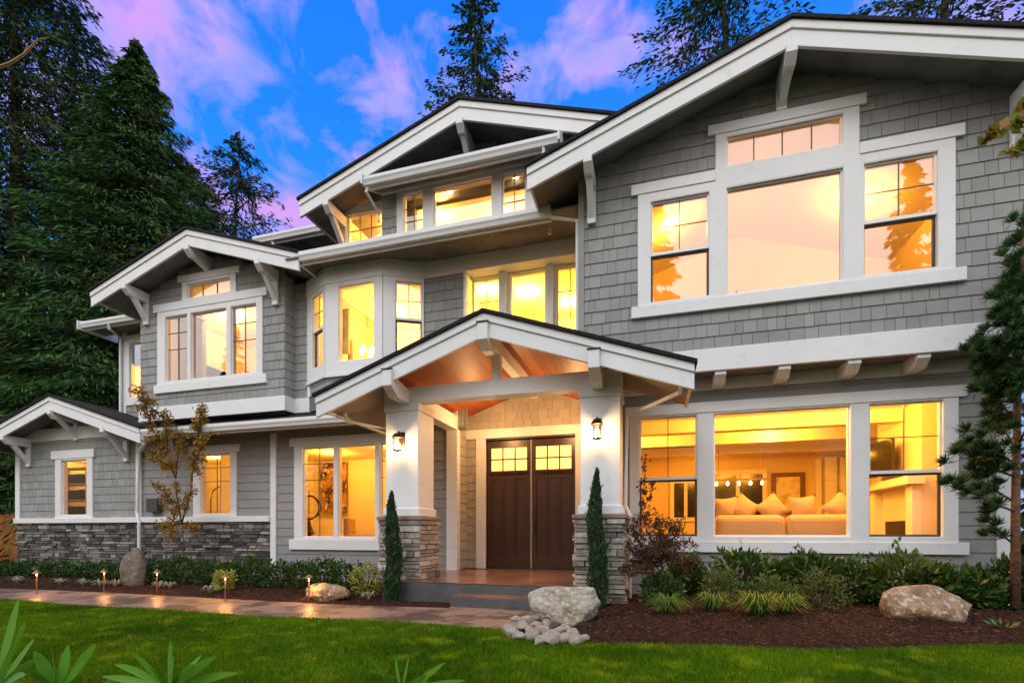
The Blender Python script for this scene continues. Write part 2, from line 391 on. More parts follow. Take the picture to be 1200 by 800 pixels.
# ---- right wing, upper
xl, xr = X(680, D_RU), 2*X(928, 6.89)-X(680, D_RU)
xpk = X(928, 6.89)
band_t = Z(1000, 393.5, D_RU); band_b = Z(1000, 421.5, D_RU)
slope = .338
def gable_top(xp, zp, sl, drop=.30): return lambda x: zp-abs(x-xp)*sl-drop
zpkR = Z(928, 22, 6.89)
D = D_RU
def zz(u, v, D_=None): return Z(u, v, D_ if D_ else D)
RU = dict(hl=(X(740, D), X(1128.5, D)), cl=(X(747.5, D), X(1118, D)))
z_head_t = (zz(740, 220)+zz(1128, 147.5))/2; z_head_b = z_head_t-.15
z_sill_b = (zz(740, 376)+zz(1130, 329))/2; z_sill_t = z_sill_b+.165
# glass rows
uz1 = (zz(762, 240)+zz(1100, 175.5))/2; uz0 = (zz(762, 357)+zz(1097, 314))/2
umid = (zz(1055, 254)+zz(795, 295))/2
cz1 = (zz(851, 222.5)+zz(988, 196.5))/2; cz0 = (zz(851, 347)+zz(987, 330))/2
tz1 = (zz(850, 162)+zz(988.5, 135))/2; tz0 = (zz(850, 197)+zz(988, 172))/2
thead_t = (zz(829, 151)+zz(1014, 112))/2; thead_b = thead_t-.14
R_units = [(X(762, D), X(831.5, D), uz0, uz1, 'dh', umid), (X(850.5, D), X(988, D), cz0, cz1, 'f'),
           (X(850.5, D), X(988, D), tz0, tz1, 'g', (.25, .5, .75), ()), (X(1010.5, D), X(1098.5, D), uz0, uz1, 'dh', umid)]
cas = [(X(747.5, D), z_sill_t), (X(1118, D), z_sill_t), (X(1118, D), z_head_b), (X(1006, D), z_head_b), (X(1006, D), thead_b), (X(838, D), thead_b), (X(838, D), z_head_b), (X(747.5, D), z_head_b)]
window(R_units, cas, head=[(X(740, D), X(838, D)+.0, z_head_b, z_head_t), (X(1006, D), X(1128.5, D), z_head_b, z_head_t), (X(829, D), X(1014, D), thead_b, thead_t)],
       sill=[(X(740, D), X(1130, D), z_sill_b, z_sill_t)], D=D, lab='large upper right window group with a tall centre pane and a transom')
holesR = [u[:4] for u in R_units]
topR = gable_top(xpk, zpkR, slope)
outerR = [(xl, 0, band_b), (xr, 0, band_b), (xr, 0, topR(xr)+.2), (xpk, 0, topR(xpk)+.2), (xl, 0, topR(xl)+.2)]
wall('wall', outerR, holesR, D, 'shingle', xl, xr, band_t, topR(xpk), top=lambda x: topR(x)+.1, lab='upper gable wall of the right wing')
b = MB(); b.box(xl-.02, xr+.02, D-.05, D+.02, band_b, band_t); b.build('belly_band', M['white'], H, bevel=.006)
b = MB(); b.box(xl-.025, xl+.06, D-.032, D+.06, band_t, topR(xl)+.1); b.box(xl-.03, xl, D+.06, D_MAIN+.5, band_b, topR(xl)+.2); b.build('corner_board', M['shingle'], H)
# overhang soffit and lower wall
soff_z = band_b+.02
b = MB(); b.box(xl, xr, D+.02, D_RL+.02, soff_z, soff_z+.05); b.build('soffit', M['soffit'], H)
D = D_RL
fr_b = (Z(820, 459, D)+Z(1150, 428, D))/2-.03
b = MB(); b.box(xl, xr, D-.035, D+.01, fr_b, soff_z); b.build('frieze_board', M['white'], H)
for u in (843, 917, 997.5, 1077):
    xc = X(u, D-.3); b = MB()
    b.extr([(xc-.075, D_RU-.02, soff_z-.002), (xc-.075, D_RU-.02, soff_z-.07), (xc-.075, D_RU+.09, soff_z-.17), (xc-.075, D-.036, soff_z-.17), (xc-.075, D-.036, soff_z-.002)], (.15, 0, 0))
    b.build('corbel', M['white'], H, bevel=.005)
z_ht = (Z(733, 480, D)+Z(1131, 449, D))/2; z_hb = z_ht-.155
z_sb = (Z(733, 647, D)+Z(1133, 648, D))/2; z_st = z_sb+.16
lz1 = (Z(749, 490, D)+Z(1104, 467, D)+Z(835, 485, D))/3; lz0 = (Z(1060, 628.5, D)+Z(783, 629, D))/2
lmid = (Z(1060, 551, D)+Z(783, 561.5, D))/2
L_units = [(X(749, D), X(817.5, D), lz0, lz1, 'dh', lmid), (X(835.5, D), X(996, D), lz0, lz1, 'f'), (X(1016.5, D), X(1104.5, D), lz0, lz1, 'dh', lmid)]
window(L_units, [(X(738, D), z_st), (X(1121.5, D), z_st), (X(1121.5, D), z_hb), (X(738, D), z_hb)], head=[(X(733, D), X(1131, D), z_hb, z_ht)],
       sill=[(X(733, D), X(1133, D), z_sb, z_st)], D=D, glass='glass_low', lab='wide living room window of three units at ground level')
wall('wall', [(xl, 0, 0), (xr, 0, 0), (xr, 0, soff_z), (xl, 0, soff_z)], [u[:4] for u in L_units], D, 'lap', xl, xr-.1, .02, fr_b, lap=True, lab='clapboard wall of the lower right wing', expo=.178)
b = MB(); b.box(xr-.14, xr+.01, D-.035, D+.01, 0, fr_b); b.box(xr-.02, xr+.02, D+.01, 14, 0, topR(xr)+.2); b.build('corner_board', M['white'], H)

# ---- main lower wall
D = D_MAIN
x_post_r = X(535, D); x_post_l = X(524, D)
x_left = X(165, D)
x_split = X(318.5, D); x_split2 = X(325, D)
g_top = Z(290, 500, 7.75)            # soffit height of the lower eave
zLh_t = Z(341, 514, D); zLh_b = Z(341, 523.4, D)
zLs_t = Z(341, 631.5, D); zLs_b = Z(341, 643.3, D)
w0, w1 = X(355.6, D), X(392.5, D)
c0, c1 = X(396.7, D), X(441, D)
e0 = X(445.2, D); e1 = e0+(w1-w0)
lz1_, lz0_ = Z(355.6, 524, D)-.01, Z(355.6, 629.5, D)
units_s = [(w0, w1, lz0_, lz1_, 'g', (.5,), (.64, .82)), (c0, c1, lz0_, lz1_, 'f'), (e0, e1, lz0_, lz1_, 'g', (.5,), (.64, .82))]
window(units_s, [(X(346, D), zLs_t), (e1+.14, zLs_t), (e1+.14, zLh_b), (X(346, D), zLh_b)], head=[(X(341, D), e1+.2, zLh_b, zLh_t)], sill=[(X(341, D), e1+.2, zLs_b, zLs_t)],
       D=D, glass='glass_low', lab='three part ground floor window left of the portico')
a0, a1 = X(236, D), X(271.5, D); s0, s1 = Z(271, 602.5, D), Z(271, 531, D)
units_m = [(a0, a1, s0, s1, 'g', (.5,), (.55, .78))]
cap_b = (Z(160, 612.5, D)+Z(318, 610.5, D))/2; cap_t = cap_b+.12
window(units_m, [(X(228, D), cap_t), (X(278.5, D), cap_t), (X(278.5, D), Z(280, 529, D)), (X(228, D), Z(280, 529, D))], head=[(X(223.5, D), X(282.5, D), Z(282, 529, D), Z(282, 520, D))],
       D=D, glass='glass_low', lab='small ground floor window behind the autumn maple sapling')
wall('wall', [(x_split2-.05, 0, 0), (x_post_r, 0, 0), (x_post_r, 0, g_top+.1), (x_split2-.05, 0, g_top+.1)], [u[:4] for u in units_s], D, 'lap', x_split2-.03, x_post_l, .02, g_top+.1, lap=True, lab='clapboard wall left of the entry', expo=.178)
wall('wall', [(x_left, 0, 0), (x_split2-.05, 0, 0), (x_split2-.05, 0, g_top+.1), (x_left, 0, g_top+.1)], [u[:4] for u in units_m], D, 'lap', x_left, x_split, cap_t, g_top+.1, lap=True, lab='clapboard wall above the stone base', expo=.178)
b = MB(); b.box(x_split, x_split2, D-.05, D, 0, g_top); b.build('corner_board', M['white'], H, bevel=.005)
b = MB(); b.box(x_post_l, x_post_r+.03, D-.04, D+.10, .29, 3.25); b.build('corner_board', M['white'], H, bevel=.005)
# stone bases
def ledge(x0, x1, z0, z1, y, mk, parent, dirx=True, name='stone_veneer', rows=None, both=None):
    mb = MB(); z = z0
    while z < z1-.005:
        h = min(random.choice((.045, .06, .06, .075, .095)), z1-z)
        if z1-(z+h) < .03: h = z1-z
        x = x0
        while x < x1-.005:
            w_ = random.uniform(.12, .42)*(1.2 if h < .07 else .8)
            if x1-(x+w_) < .08: w_ = x1-x
            d = random.uniform(.012, .055); q = [random.uniform(-.004, .004) for _ in range(8)]; g = .003
            if dirx: vs = [(x+g, y, z+g), (x+w_-g, y, z+g), (x+w_-g, y, z+h-g), (x+g, y, z+h-g), (x+g+.006, y-d+q[0], z+g+.004+q[4]*.5), (x+w_-g-.006+q[5], y-d+q[1], z+g+.004), (x+w_-g-.006, y-d+q[2], z+h-g-.004+q[6]*.5), (x+g+.006+q[7], y-d+q[3], z+h-g-.004)]
            else: vs = [(y, x+g, z+g), (y, x+w_-g, z+g), (y, x+w_-g, z+h-g), (y, x+g, z+h-g), (y+both*(d+q[0]), x+g+.006, z+g+.004), (y+both*(d+q[1]), x+w_-g-.006, z+g+.004), (y+both*(d+q[2]), x+w_-g-.006, z+h-g-.004), (y+both*(d+q[3]), x+g+.006, z+h-g-.004)]
            mb._a(vs, [(4, 5, 6, 7), (0, 1, 5, 4), (1, 2, 6, 5), (2, 3, 7, 6), (3, 0, 4, 7)])
            x += w_
        z += h
    o = mb.build(name, M[mk], parent, bevel=.0); 
    if parent is not H: o.location = (0, 0, 0)
    return o
xg0 = X(22, D)
ledge(xg0, x_split, -.02, cap_b-.0, D-.02, 'stoneL', H)
b = MB(); b.box(xg0-.03, x_split, D-.10, D, cap_b, cap_t); b.build('water_table', M['stonecapw'], H, bevel=.006)
# ---- lower left gable wall
Dg = D_MAIN-.02
x_gr = X(167, Dg)
xpG = X(57, 7.84); zpG = Z(57, 464, 7.84)
slG = (zpG-Z(162.7, 501.5, 7.84))/(X(162.7, 7.84)-xpG)
topG = gable_top(xpG, zpG, slG)
gu = [(X(73, Dg), X(103.8, Dg), Z(88, 604, Dg)+.0, Z(88, 538.5, Dg), 'f')]
window(gu, [(X(66.5, Dg), cap_t), (X(110.3, Dg), cap_t), (X(110.3, Dg), Z(88, 537, Dg)), (X(66.5, Dg), Z(88, 537, Dg))], head=[(X(62.3, Dg), X(112.5, Dg), Z(88, 537, Dg), Z(88, 527.3, Dg))], D=Dg, glass='glass_low', lab='single window in the lower left gable')
wall('wall', [(xg0, 0, 0), (x_gr, 0, 0), (x_gr, 0, topG(x_gr)+.1), (xpG, 0, topG(xpG)+.1), (xg0, 0, topG(xg0)+.1)], [u[:4] for u in gu], Dg, 'shingle', xg0, x_gr, cap_t, topG(xpG), top=topG, lab='shingled wall of the lower left gable')
b = MB(); b.box(xg0-.03, xg0+.13, Dg-.04, Dg, cap_t, topG(xg0)); b.build('corner_board', M['white'], H, bevel=.004); b = MB(); b.box(x_gr-.16, x_gr, Dg-.04, Dg, cap_t, topG(x_gr)); b.build('corner_board', M['white'], H, bevel=.004)
zb = Z(100, 500, Dg)
b = MB(); b.box(xg0+.13, x_gr-.0, Dg-.035, Dg, Z(60, 516.5, Dg), Z(60, 502.5, Dg)); b.build('frieze_board', M['white'], H)
b = MB(); b.box(xg0, xg0+.02, Dg+.01, 13, -.02, 3.2); b.build('side_wall', M['lap'], H)

# ---- left wing upper wall
D = D_LW
xw0, xw1 = X(165, D), X(334, D)
xpL = X(218, 7.63); zpL = Z(218, 268.5, 7.63)
slL = .335
topL = gable_top(xpL, zpL, slL)
lb_t = Z(334, 463.6, D); lb_b = Z(334, 481, D)
zt1 = (Z(195, 372, D)+Z(302, 355, D))/2; zt0 = (Z(195, 449, D)+Z(302, 436.5, D))/2
tr1 = (Z(220, 335, D)+Z(271.5, 323.5, D))/2; tr0 = (Z(220, 351, D)+Z(271.5, 343, D))/2
h_t = (Z(182, 359.5, D)+Z(314, 336.5, D))/2; h_b = h_t-.17
sl_t = (Z(183, 453, D)+Z(314, 438, D))/2; sl_b = (Z(183, 462, D)+Z(314, 449, D))/2
th_t = (Z(210.5, 325, D)+Z(282.6, 312, D))/2; th_b = th_t-.14
zt1 = min(zt1, h_b-.01); zt0 = max(zt0, sl_t+.01); tr0 = max(tr0, h_t+.02)
lu = [(X(195, D), X(221.5, D), zt0, zt1, 'g', (.5,), (.5, .75)), (X(224.7, D), X(267, D), zt0, zt1, 'f'), (X(271.5, D), X(302, D), zt0, zt1, 'g', (.5,), (.5, .75)),
      (X(220, D), X(271.5, D), tr0, tr1, 'g', (.33, .66), ())]
window(lu, [(X(186, D), sl_t), (X(309, D), sl_t), (X(309, D), h_b), (X(278, D), h_b), (X(278, D), th_b), (X(215, D), th_b), (X(215, D), h_b), (X(186, D), h_b)],
       head=[(X(182, D), X(314.3, D), h_b, h_t), (X(210.5, D), X(282.6, D), th_b, th_t)], sill=[(X(183, D), X(314, D), sl_b, sl_t)], D=D, lab='upper left window group of three with a small transom')
wall('wall', [(xw0, 0, lb_b), (xw1, 0, lb_b), (xw1, 0, topL(xw1)+.1), (xpL, 0, topL(xpL)+.1), (xw0, 0, topL(xw0)+.1)], [u[:4] for u in lu], D, 'shingle', xw0, xw1, lb_t, topL(xpL), top=topL, lab='shingled upper wall of the left wing')
b = MB(); b.box(xw0-.01, xw1+.03, D-.045, D, lb_b, lb_t); b.box(xw1, xw1+.03, D, D_MAIN, lb_b, lb_t); b.box(xw1+.03, X(364, D_MAIN), D_MAIN-.04, D_MAIN, lb_b, lb_t); b.build('belly_band', M['white'], H, bevel=.005)
T = Matrix.Translation((xw1, D, 0)) @ Matrix.Rotation(R(90), 4, 'Z')
wall('return_wall', [(0, 0, lb_b), (D_MAIN-D+.01, 0, lb_b), (D_MAIN-D+.01, 0, 6.2), (0, 0, 6.2)], [], D, 'shingle', 0, D_MAIN-D, lb_t, 6.15, xf=T)
b = MB(); b.box(xw0, xw0+.02, D+.01, D+1.2, lb_b, topL(xw0)+.1); b.build('return_wall', M['shingle'], H)
# ---- main upper wall with bay and recess
D = D_MAIN
eave_z = Z(490, 279, 7.6)            # bottom of main gutter
sof_z = eave_z+.06
xb0 = X(362, D); xb3 = X(497, D)
ang = R(27); wlen = .747
wall('wall', [(xw1-.1, 0, lb_b), (xb0+.05, 0, lb_b), (xb0+.05, 0, sof_z), (xw1-.1, 0, sof_z)], [], D, 'shingle', xw1, xb0, lb_t, sof_z)
x_rec0 = X(546, D)
fz_b = Z(505, 326.5, D)
xR2 = xl+.0
rec_top = Z(548, 318.5, D)
wall('wall', [(xb3-.05, 0, 2.9), (x_rec0, 0, 2.9), (x_rec0, 0, fz_b), (xb3-.05, 0, fz_b)], [], D, 'shingle', xb3, x_rec0-.03, 2.95, fz_b, lab='shingled strip between bay and balcony recess')
b = MB(); b.box(xb3-.02, x_rec0, D-.04, D+.05, fz_b, sof_z); b.box(x_rec0, xR2, D-.04, D+.05, rec_top, sof_z); b.box(x_rec0-.03, x_rec0+.02, D-.05, D+.02, 3.3, rec_top+.0); b.build('frieze_board', M['white'], H)
b = MB(); b.box(x_rec0, x_rec0+.03, D+.0, D+.28, 3.97, rec_top); b.box(x_rec0, xR2, D+.0, D+.6, 3.93, 3.965); b.box(x_rec0, xR2, D+.05, D+.28, rec_top, rec_top+.03); b.build('recess_lining', M['white'], H)
b = MB(); b.box(xR2-.02, xR2+.01, D_RU+.05, D+.6, band_b, sof_z+.3); b.build('side_wall', M['shingle'], H)
Dr = D+.28
ga = [(X(554, Dr), X(586, Dr)), (X(598, Dr), X(640, Dr)), (X(652.5, Dr), X(682, Dr)+.03)]
gz1 = (Z(554, 331, Dr)+Z(640, 314, Dr))/2; gz0 = 4.05
ru = [(ga[0][0], ga[0][1], gz0, gz1, 'g', (.5,), (.75,)), (ga[1][0], ga[1][1], gz0, gz1, 'f'), (ga[2][0], ga[2][1], gz0, gz1, 'g', (.5,), (.75,))]
window(ru, [(x_rec0, 3.97), (xR2+.35, 3.97), (xR2+.35, rec_top+.05), (x_rec0, rec_top+.05)], D=Dr, lab='three tall yellow lit panes in the recess above the portico', glass='glass_low')
for u in (591, 646):
    b = MB(); b.box(X(u, Dr)-.06, X(u, Dr)+.06, Dr-.14, Dr-.04, 3.97, rec_top-.002); b.build('mullion_post', M['white'], H, bevel=.004)
# bay: three faces
p0 = Vector((xb0, D, 0)); p1 = Vector((xb0+wlen*math.cos(ang), D-wlen*math.sin(ang), 0))
p2 = Vector((xb3-wlen*math.cos(ang), p1.y, 0)); p3 = Vector((xb3, D, 0))
Db = p1.y
bay_b = Z(383, 441.5, Db); bay_sk = lb_t+.02
def face_xf(a, b_):
    d = (b_-a).normalized(); n = Vector((-d.y, d.x, 0))
    m = Matrix.Identity(4); m.col[0][:3] = d; m.col[1][:3] = n; m.col[2][:3] = (0, 0, 1); m.col[3][:3] = a; return m
def face_x(a, b_, u):                                       # distance along a face where it meets the vertical through u
    d = (b_-a).normalized(); s = (u-U0)/F; r = Vector((-sY+cY*s, cY+sY*s))
    det = d.x*(-r.y)+r.x*d.y; return ((-a.x)*(-r.y)+r.x*(-a.y))/det
btop = Z(383, 334.5, Db)
bz1 = Z(397, 335, Db)-.02; bz0 = Z(399, 424.5, Db)
bayw = [(p0, p1, [(367.3, 380.3, 'dh')]), (p1, p2, [(397, 439.7, 'f')]), (p2, p3, [(463, 494.7, 'dh')])]
for (a, b_, us), lab in zip(bayw, ('left angled bay window', 'front bay window', 'right angled bay window')):
    bg_ = 'glass' if lab.startswith('right') else 'glass_low'
    T = face_xf(a, b_); Lf = (b_-a).length
    un = []
    for u0_, u1_, k in us:
        x0, x1 = face_x(a, b_, u0_), face_x(a, b_, u1_)
        z1_ = bz1; z0_ = bz0
        un.append((x0, x1, z0_, z1_, k, (z0_+(z1_-z0_)*(.52 if k == 'dh' else 0))) if k == 'dh' else (x0, x1, z0_, z1_, 'f'))
    window(un, [(0, bay_b), (Lf, bay_b), (Lf, sof_z), (0, sof_z)], head=[(-.01, Lf+.01, btop-.0, sof_z)], sill=[(-.01, Lf+.01, bay_b-.03, bay_b+.04)], xf=T, lab=lab, glass=bg_)
    wall('bay_skirt', [(0, 0, lb_b), (Lf, 0, lb_b), (Lf, 0, bay_b), (0, 0, bay_b)], [], 0, 'shingle', .0, Lf, lb_t, bay_b-.03, xf=T)
b = MB(); b._a([tuple(p0), tuple(p1), tuple(p2), tuple(p3)], [(0, 1, 2, 3)]); b.v = [(x, y, sof_z-.005) for x, y, z in b.v]; b.build('soffit', M['soffit'], H)
b = MB(); b.box(xb0, xb0+.07, D-.05, D, lb_t, sof_z); b.build('corner_board', M['white'], H)
# main eave: soffit, gutter, skirt roof
xe0, xe1 = X(349, 7.6), X(645, 7.6)
b = MB(); b.box(xe0-.3, xR2-.02, 7.62, D, sof_z, sof_z+.03); so_ = b.build('soffit', M['soffit'], H)
# vent holes in the soffit
for u0_ in (522, 556, 590, 624):
    b = MB()
    for k in range(5):
        xc = X(u0_, 7.95)+k*.06; b.lathe([(.016, -.003), (.016, -.001)], 8, (xc, 7.98, sof_z))
    b.build('soffit_vent', M['black'], H)
def gutter(x0, x1, y, zb_, name='gutter', h=.13):
    """K-style profile: back at y+.11"""
    pr = [(y+.11, zb_), (y+.03, zb_), (y+.015, zb_+.045), (y-.005, zb_+.08), (y-.005, zb_+h), (y+.012, zb_+h), (y+.012, zb_+h-.02), (y+.11, zb_+h-.02)]
    g = MB(); g.extr([(x0, a, c) for a, c in pr], (x1-x0, 0, 0)); g.box(x0, x1, y+.112, y+.14, zb_-.04, zb_+h+.01)
    return g.build(name, M['white'], H)
def eave(x0, x1, y, zb_, yw, rise=.3, h=.13):
    gutter(x0, x1, y, zb_, h=h)
    r = MB(); zr = zb_+h-.03; r.extr([(x0, y+.145, zr-.025), (x0, y+.145, zr+.03), (x0, yw, zr+rise), (x0, yw, zr+rise-.05)], (x1-x0, 0, 0)); r.build('skirt_roof', M['roof'], H)
eave(xe0+.01, xe1, 7.6, eave_z, 8.5, .28, .15)
# ---- lower eave
xq0, xq1 = X(165, 7.75), X(470, 7.75)
lowg = Z(290, 501.5, 7.75)
eave(xq0, xq1, 7.75, lowg, 8.45, .30, .14)
b = MB(); b.box(xq0, xq1+.3, 7.87, D_MAIN, lowg+.03, lowg+.05); b.build('soffit', M['soffit'], H)

# ---- upper gable storey
Dt = D_MAIN
xpT = X(538, 7.8); zpT = Z(538, 117, 7.8); slT = .338
topT = gable_top(xpT, zpT, slT)
xt0 = X(399, Dt); xt1 = 2*xpT-xt0
gg = [(X(408, Dt), X(449, Dt), Z(430, 279, Dt)-.1, Z(430, 249.5, Dt), 'g', (.33, .66), (.5,))]
window(gg, [(X(401, Dt), Z(430, 285, Dt)), (X(456, Dt), Z(430, 285, Dt)), (X(456, Dt), Z(430, 240, Dt)), (X(401, Dt), Z(430, 240, Dt))], D=Dt, lab='small attic window left of the dormer box')
wall('wall', [(xt0, 0, sof_z+.045), (xt1, 0, sof_z+.045), (xt1, 0, topT(xt1)+.1), (xpT, 0, topT(xpT)+.1), (xt0, 0, topT(xt0)+.1)], [u[:4] for u in gg]+[(X(470, 8.1)+.1, X(640, 8.1)-.1, sof_z+.35, Z(540, 215, 8.1))], Dt, 'shingle', xt0, xt1, sof_z+.2, topT(xpT), top=topT, lab='attic gable wall')
# dormer box
Dd = 8.12
xd0 = X(449, Dd); xd1 = 2*xpT-xd0
du = []
dz1 = (Z(508, 220.5, Dd)+Z(577, 209, Dd))/2; dz0 = sof_z+.38
for u0_, u1_, k in ((473, 497, 'g'), (508, 577.5, 'f'), (588, 617, 'g')):
    du.append((X(u0_, Dd), X(u1_, Dd), dz0, dz1, k, (.5,), (.33, .66)) if k == 'g' else (X(u0_, Dd), X(u1_, Dd), dz0, dz1, 'f'))
head_z = (Z(451, 224, Dd)+Z(617, 190, Dd))/2
window(du, [(X(466, Dd), dz0-.1), (X(628, Dd), dz0-.1), (X(628, Dd), dz1+.07), (X(466, Dd), dz1+.07)], head=[(xd0-.02, xd1+.02, dz1+.07, head_z+.12)], D=Dd, lab='row of three attic windows under the shed dormer')
wall('dormer_wall', [(xd0, 0, sof_z+.05), (xd1, 0, sof_z+.05), (xd1, 0, head_z+.1), (xd0, 0, head_z+.1)], [u[:4] for u in du], Dd, 'shingle', xd0, xd1, sof_z+.2, dz1+.07, lab='front wall of the dormer box')
b = MB(); b.box(xd0-.02, xd0, Dd, Dt, sof_z+.05, head_z+.1); b.box(xd1, xd1+.02, Dd, Dt, sof_z+.05, head_z+.1); b.build('dormer_cheek', M['shingle'], H)
sg_z = (Z(440, 212.5, 7.62)+Z(640, 168.5, 7.62))/2
xs0, xs1 = X(426, 7.62), X(654, 7.62)
eave(xs0, xs1, 7.62, sg_z, Dt, .46, .13)
b = MB(); b.extr([(xs0, 7.74, sg_z), (xs0, Dt, sg_z+.33), (xs0, Dt, sg_z+.36), (xs0, 7.74, sg_z+.03)], (xs1-xs0, 0, 0)); b.build('soffit', M['soffit'], H)
for xx in (xs0-.03, xs1):
    b = MB(); b.extr([(xx, 7.57, sg_z-.01), (xx, 7.57, sg_z+.15), (xx, 7.64, sg_z+.17), (xx, Dt, sg_z+.60), (xx, Dt, sg_z+.33), (xx, 7.75, sg_z-.01)], (.03, 0, 0)); b.build('rake_board', M['white'], H)

# ---- gable roofs
def gable(xp, zp, x0, x1, sl, y0, y1, fh=(.105, .21), soff='soffit', name='roof', lab=None, cut=None):
    """zp: top of the rake at the peak; x0,x1 eave ends; y0 front"""
    r = MB(); th = .05
    for xe, yb in ((x0, y1), (x1, cut or y1)):
        s = -1 if xe < xp else 1; xo = xe+s*.03; ze = zp-abs(xo-xp)*sl
        r.extr([(xp, y0-.03, zp+.004), (xp, y0-.03, zp+th), (xo, y0-.03, ze+th), (xo, y0-.03, ze+.004)], (0, yb-y0+.03, 0))
    roof = r.build(name, M['roof'], H, label=lab)
    for xe, yb in ((x0, y1), (x1, cut or y1)):
        ze = zp-abs(xe-xp)*sl; a, b_ = fh
        s = -1 if xe < xp else 1
        k = MB(); k.extr([(xp, y0, zp), (xe, y0, ze), (xe, y0, ze-a), (xp, y0, zp-a)], (0, .07, 0))
        k.extr([(xp, y0+.022, zp-a-.001), (xe, y0+.022, ze-a-.001), (xe, y0+.022, ze-a-b_), (xp, y0+.022, zp-a-b_)], (0, .045, 0))
        k.build('rake_board', M['white'], roof, bevel=.004).location = (0, 0, 0)
        k = MB(); d = .13; d2 = .16
        q = (min(xe, pxr[1]) if s > 0 else max(xe, pxl[0])) if soff == 'cedar' else xe; zq_ = zp-abs(q-xp)*sl
        k.extr([(xp, y0+.07, zp-d), (q, y0+.07, zq_-d), (q, y0+.07, zq_-d2), (xp, y0+.07, zp-d2)], (0, yb-y0-.08, 0))
        k.build('ceiling_boards' if soff == 'cedar' else 'soffit', M[soff], roof).location = (0, 0, 0)
        if soff == 'cedar':
            k = MB(); k.extr([(q, y0+.07, zq_-d), (xe, y0+.07, ze-d), (xe, y0+.07, ze-d2), (q, y0+.07, zq_-d2)], (0, yb-y0-.08, 0)); k.build('soffit', M['psoffit'], roof).location = (0, 0, 0)
        k = MB(); k.box(min(xe, xe-s*.03), max(xe, xe-s*.03), y0+.071, yb, ze-.19, ze-.002); k.build('eave_fascia', M['white'], roof).location = (0, 0, 0)
    return roof
def knee(xc, z, yf, yw, roof, w_=.12, drop=.62, mk='white', thin=.2):
    """outlooker arm from wall to rake with a diagonal brace and a wall leg"""
    b = MB(); x = xc-w_/2
    b.extr([(x, yf, z), (x, yf, z-.10), (x, yf+.10, z-thin), (x, yw, z-thin), (x, yw, z)], (w_, 0, 0))
    xi = x+.015; b.extr([(xi, yf+.16, z-thin+.005), (xi, yf+.27, z-thin+.005), (xi, yw-.03, z-drop+.1), (xi, yw-.03, z-drop-.03)], (w_-.03, 0, 0))
    b.box(x, x+w_, yw-.06, yw-.001, z-drop-.06, z-thin)
    o = b.build('bracket', M[mk], roof, bevel=.004); o.location = (0, 0, 0); return o
rR = gable(xpk, zpkR, X(617, 6.89), 2*xpk-X(617, 6.89), slope, 6.89, 13.5, lab='roof of the right wing')
knee(xpk, zpkR-.31, 6.88, D_RU, rR, w_=.13, drop=.36)
xbR = X(688.5, 6.95)
for xx in (X(688, 7.42)+.07, 2*xpk-X(688, 7.42)-.07): knee(xx, zpkR-.31-abs(xx-xpk)*slope+.03, 6.9, D_RU-.02, rR, w_=.12)
rL = gable(xpL, zpL, X(105, 7.63), X(349, 7.63), slL, 7.63, 11.0, lab='roof of the upper left wing')
knee(xpL, zpL-.30, 7.62, D_LW, rL, drop=.28)
for xx in (X(300, 7.63)-.0, 2*xpL-X(300, 7.63)): knee(xx, zpL-.30-abs(xx-xpL)*slL+.04, 7.64, D_LW-.02, rL)
rT = gable(xpT, zpT, X(350, 7.8), 2*xpT-X(350, 7.8), slT, 7.8, 13.5, lab='topmost gable roof')
knee(xpT, zpT-.30, 7.79, Dt, rT)
for xx in (X(380, 7.8), 2*xpT-X(380, 7.8)): knee(xx, zpT-.30-abs(xx-xpT)*slT+.03, 7.82, Dt-.02, rT)
rG = gable(xpG, zpG, 2*xpG-X(162.7, 7.84), X(162.7, 7.84), slG, 7.84, 10.8, lab='roof of the lower left gable')
knee(xpG, zpG-.30, 7.83, Dg, rG, drop=.55)
for xx in (X(118, 7.84), 2*xpG-X(118, 7.84)): knee(xx, zpG-.30-abs(xx-xpG)*slG+.03, 7.85, Dg-.02, rG)
# rear mass so nothing shows behind
b = MB(); b.box(X(349, 9.9), xt1+1, 13.6, 14, 0.3, 6.6); b.box(X(180, 9.6), X(349, 9.6), 13.6, 14, 0.3, 5.6); b.build('rear_wall', M['lap'], H)
# back eave seen above the left wing
Dk = 8.75
zk = (Z(300, 283, Dk)+Z(375, 269.5, Dk))/2
eave(X(296, Dk), X(392, Dk)+.3, Dk, zk, 9.9, .35, .13)
b = MB(); b.box(X(296, Dk), X(400, Dk)+.3, Dk+.12, 9.9, zk+.02, zk+.05); b.build('soffit', M['soffit'], H)
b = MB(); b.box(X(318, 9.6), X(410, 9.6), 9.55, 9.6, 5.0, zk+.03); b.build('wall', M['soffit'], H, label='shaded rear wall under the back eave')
# left side piece with slit window
Ds = 9.2
xs_0 = X(146, Ds)
su = [(X(153, Ds), X(153, Ds)+.62, Z(156, 466.5, Ds), Z(156, 402, Ds), 'f')]
window(su, [(X(149.5, Ds), Z(156, 475, Ds)), (X(153, Ds)+.75, Z(156, 475, Ds)), (X(153, Ds)+.75, Z(156, 393, Ds)), (X(149.5, Ds), Z(156, 393, Ds))], D=Ds, lab='slit window at the far left of the upper floor')
wall('wall', [(xs_0, 0, 3.1), (xw0+.6, 0, 3.1), (xw0+.6, 0, Z(150, 371, Ds)), (xs_0, 0, Z(150, 371, Ds))], [u[:4] for u in su], Ds, 'shingle', xs_0, xw0+.6, 3.1, Z(150, 371, Ds), lab='set back upper wall at far left')
b = MB(); b.box(xs_0, X(149.5, Ds), Ds-.04, Ds, 3.1, Z(150, 373, Ds)); b.box(xs_0-.02, xs_0, Ds-.04, Ds+1.5, 3.1, Z(150, 371, Ds)); b.build('corner_board', M['white'], H)
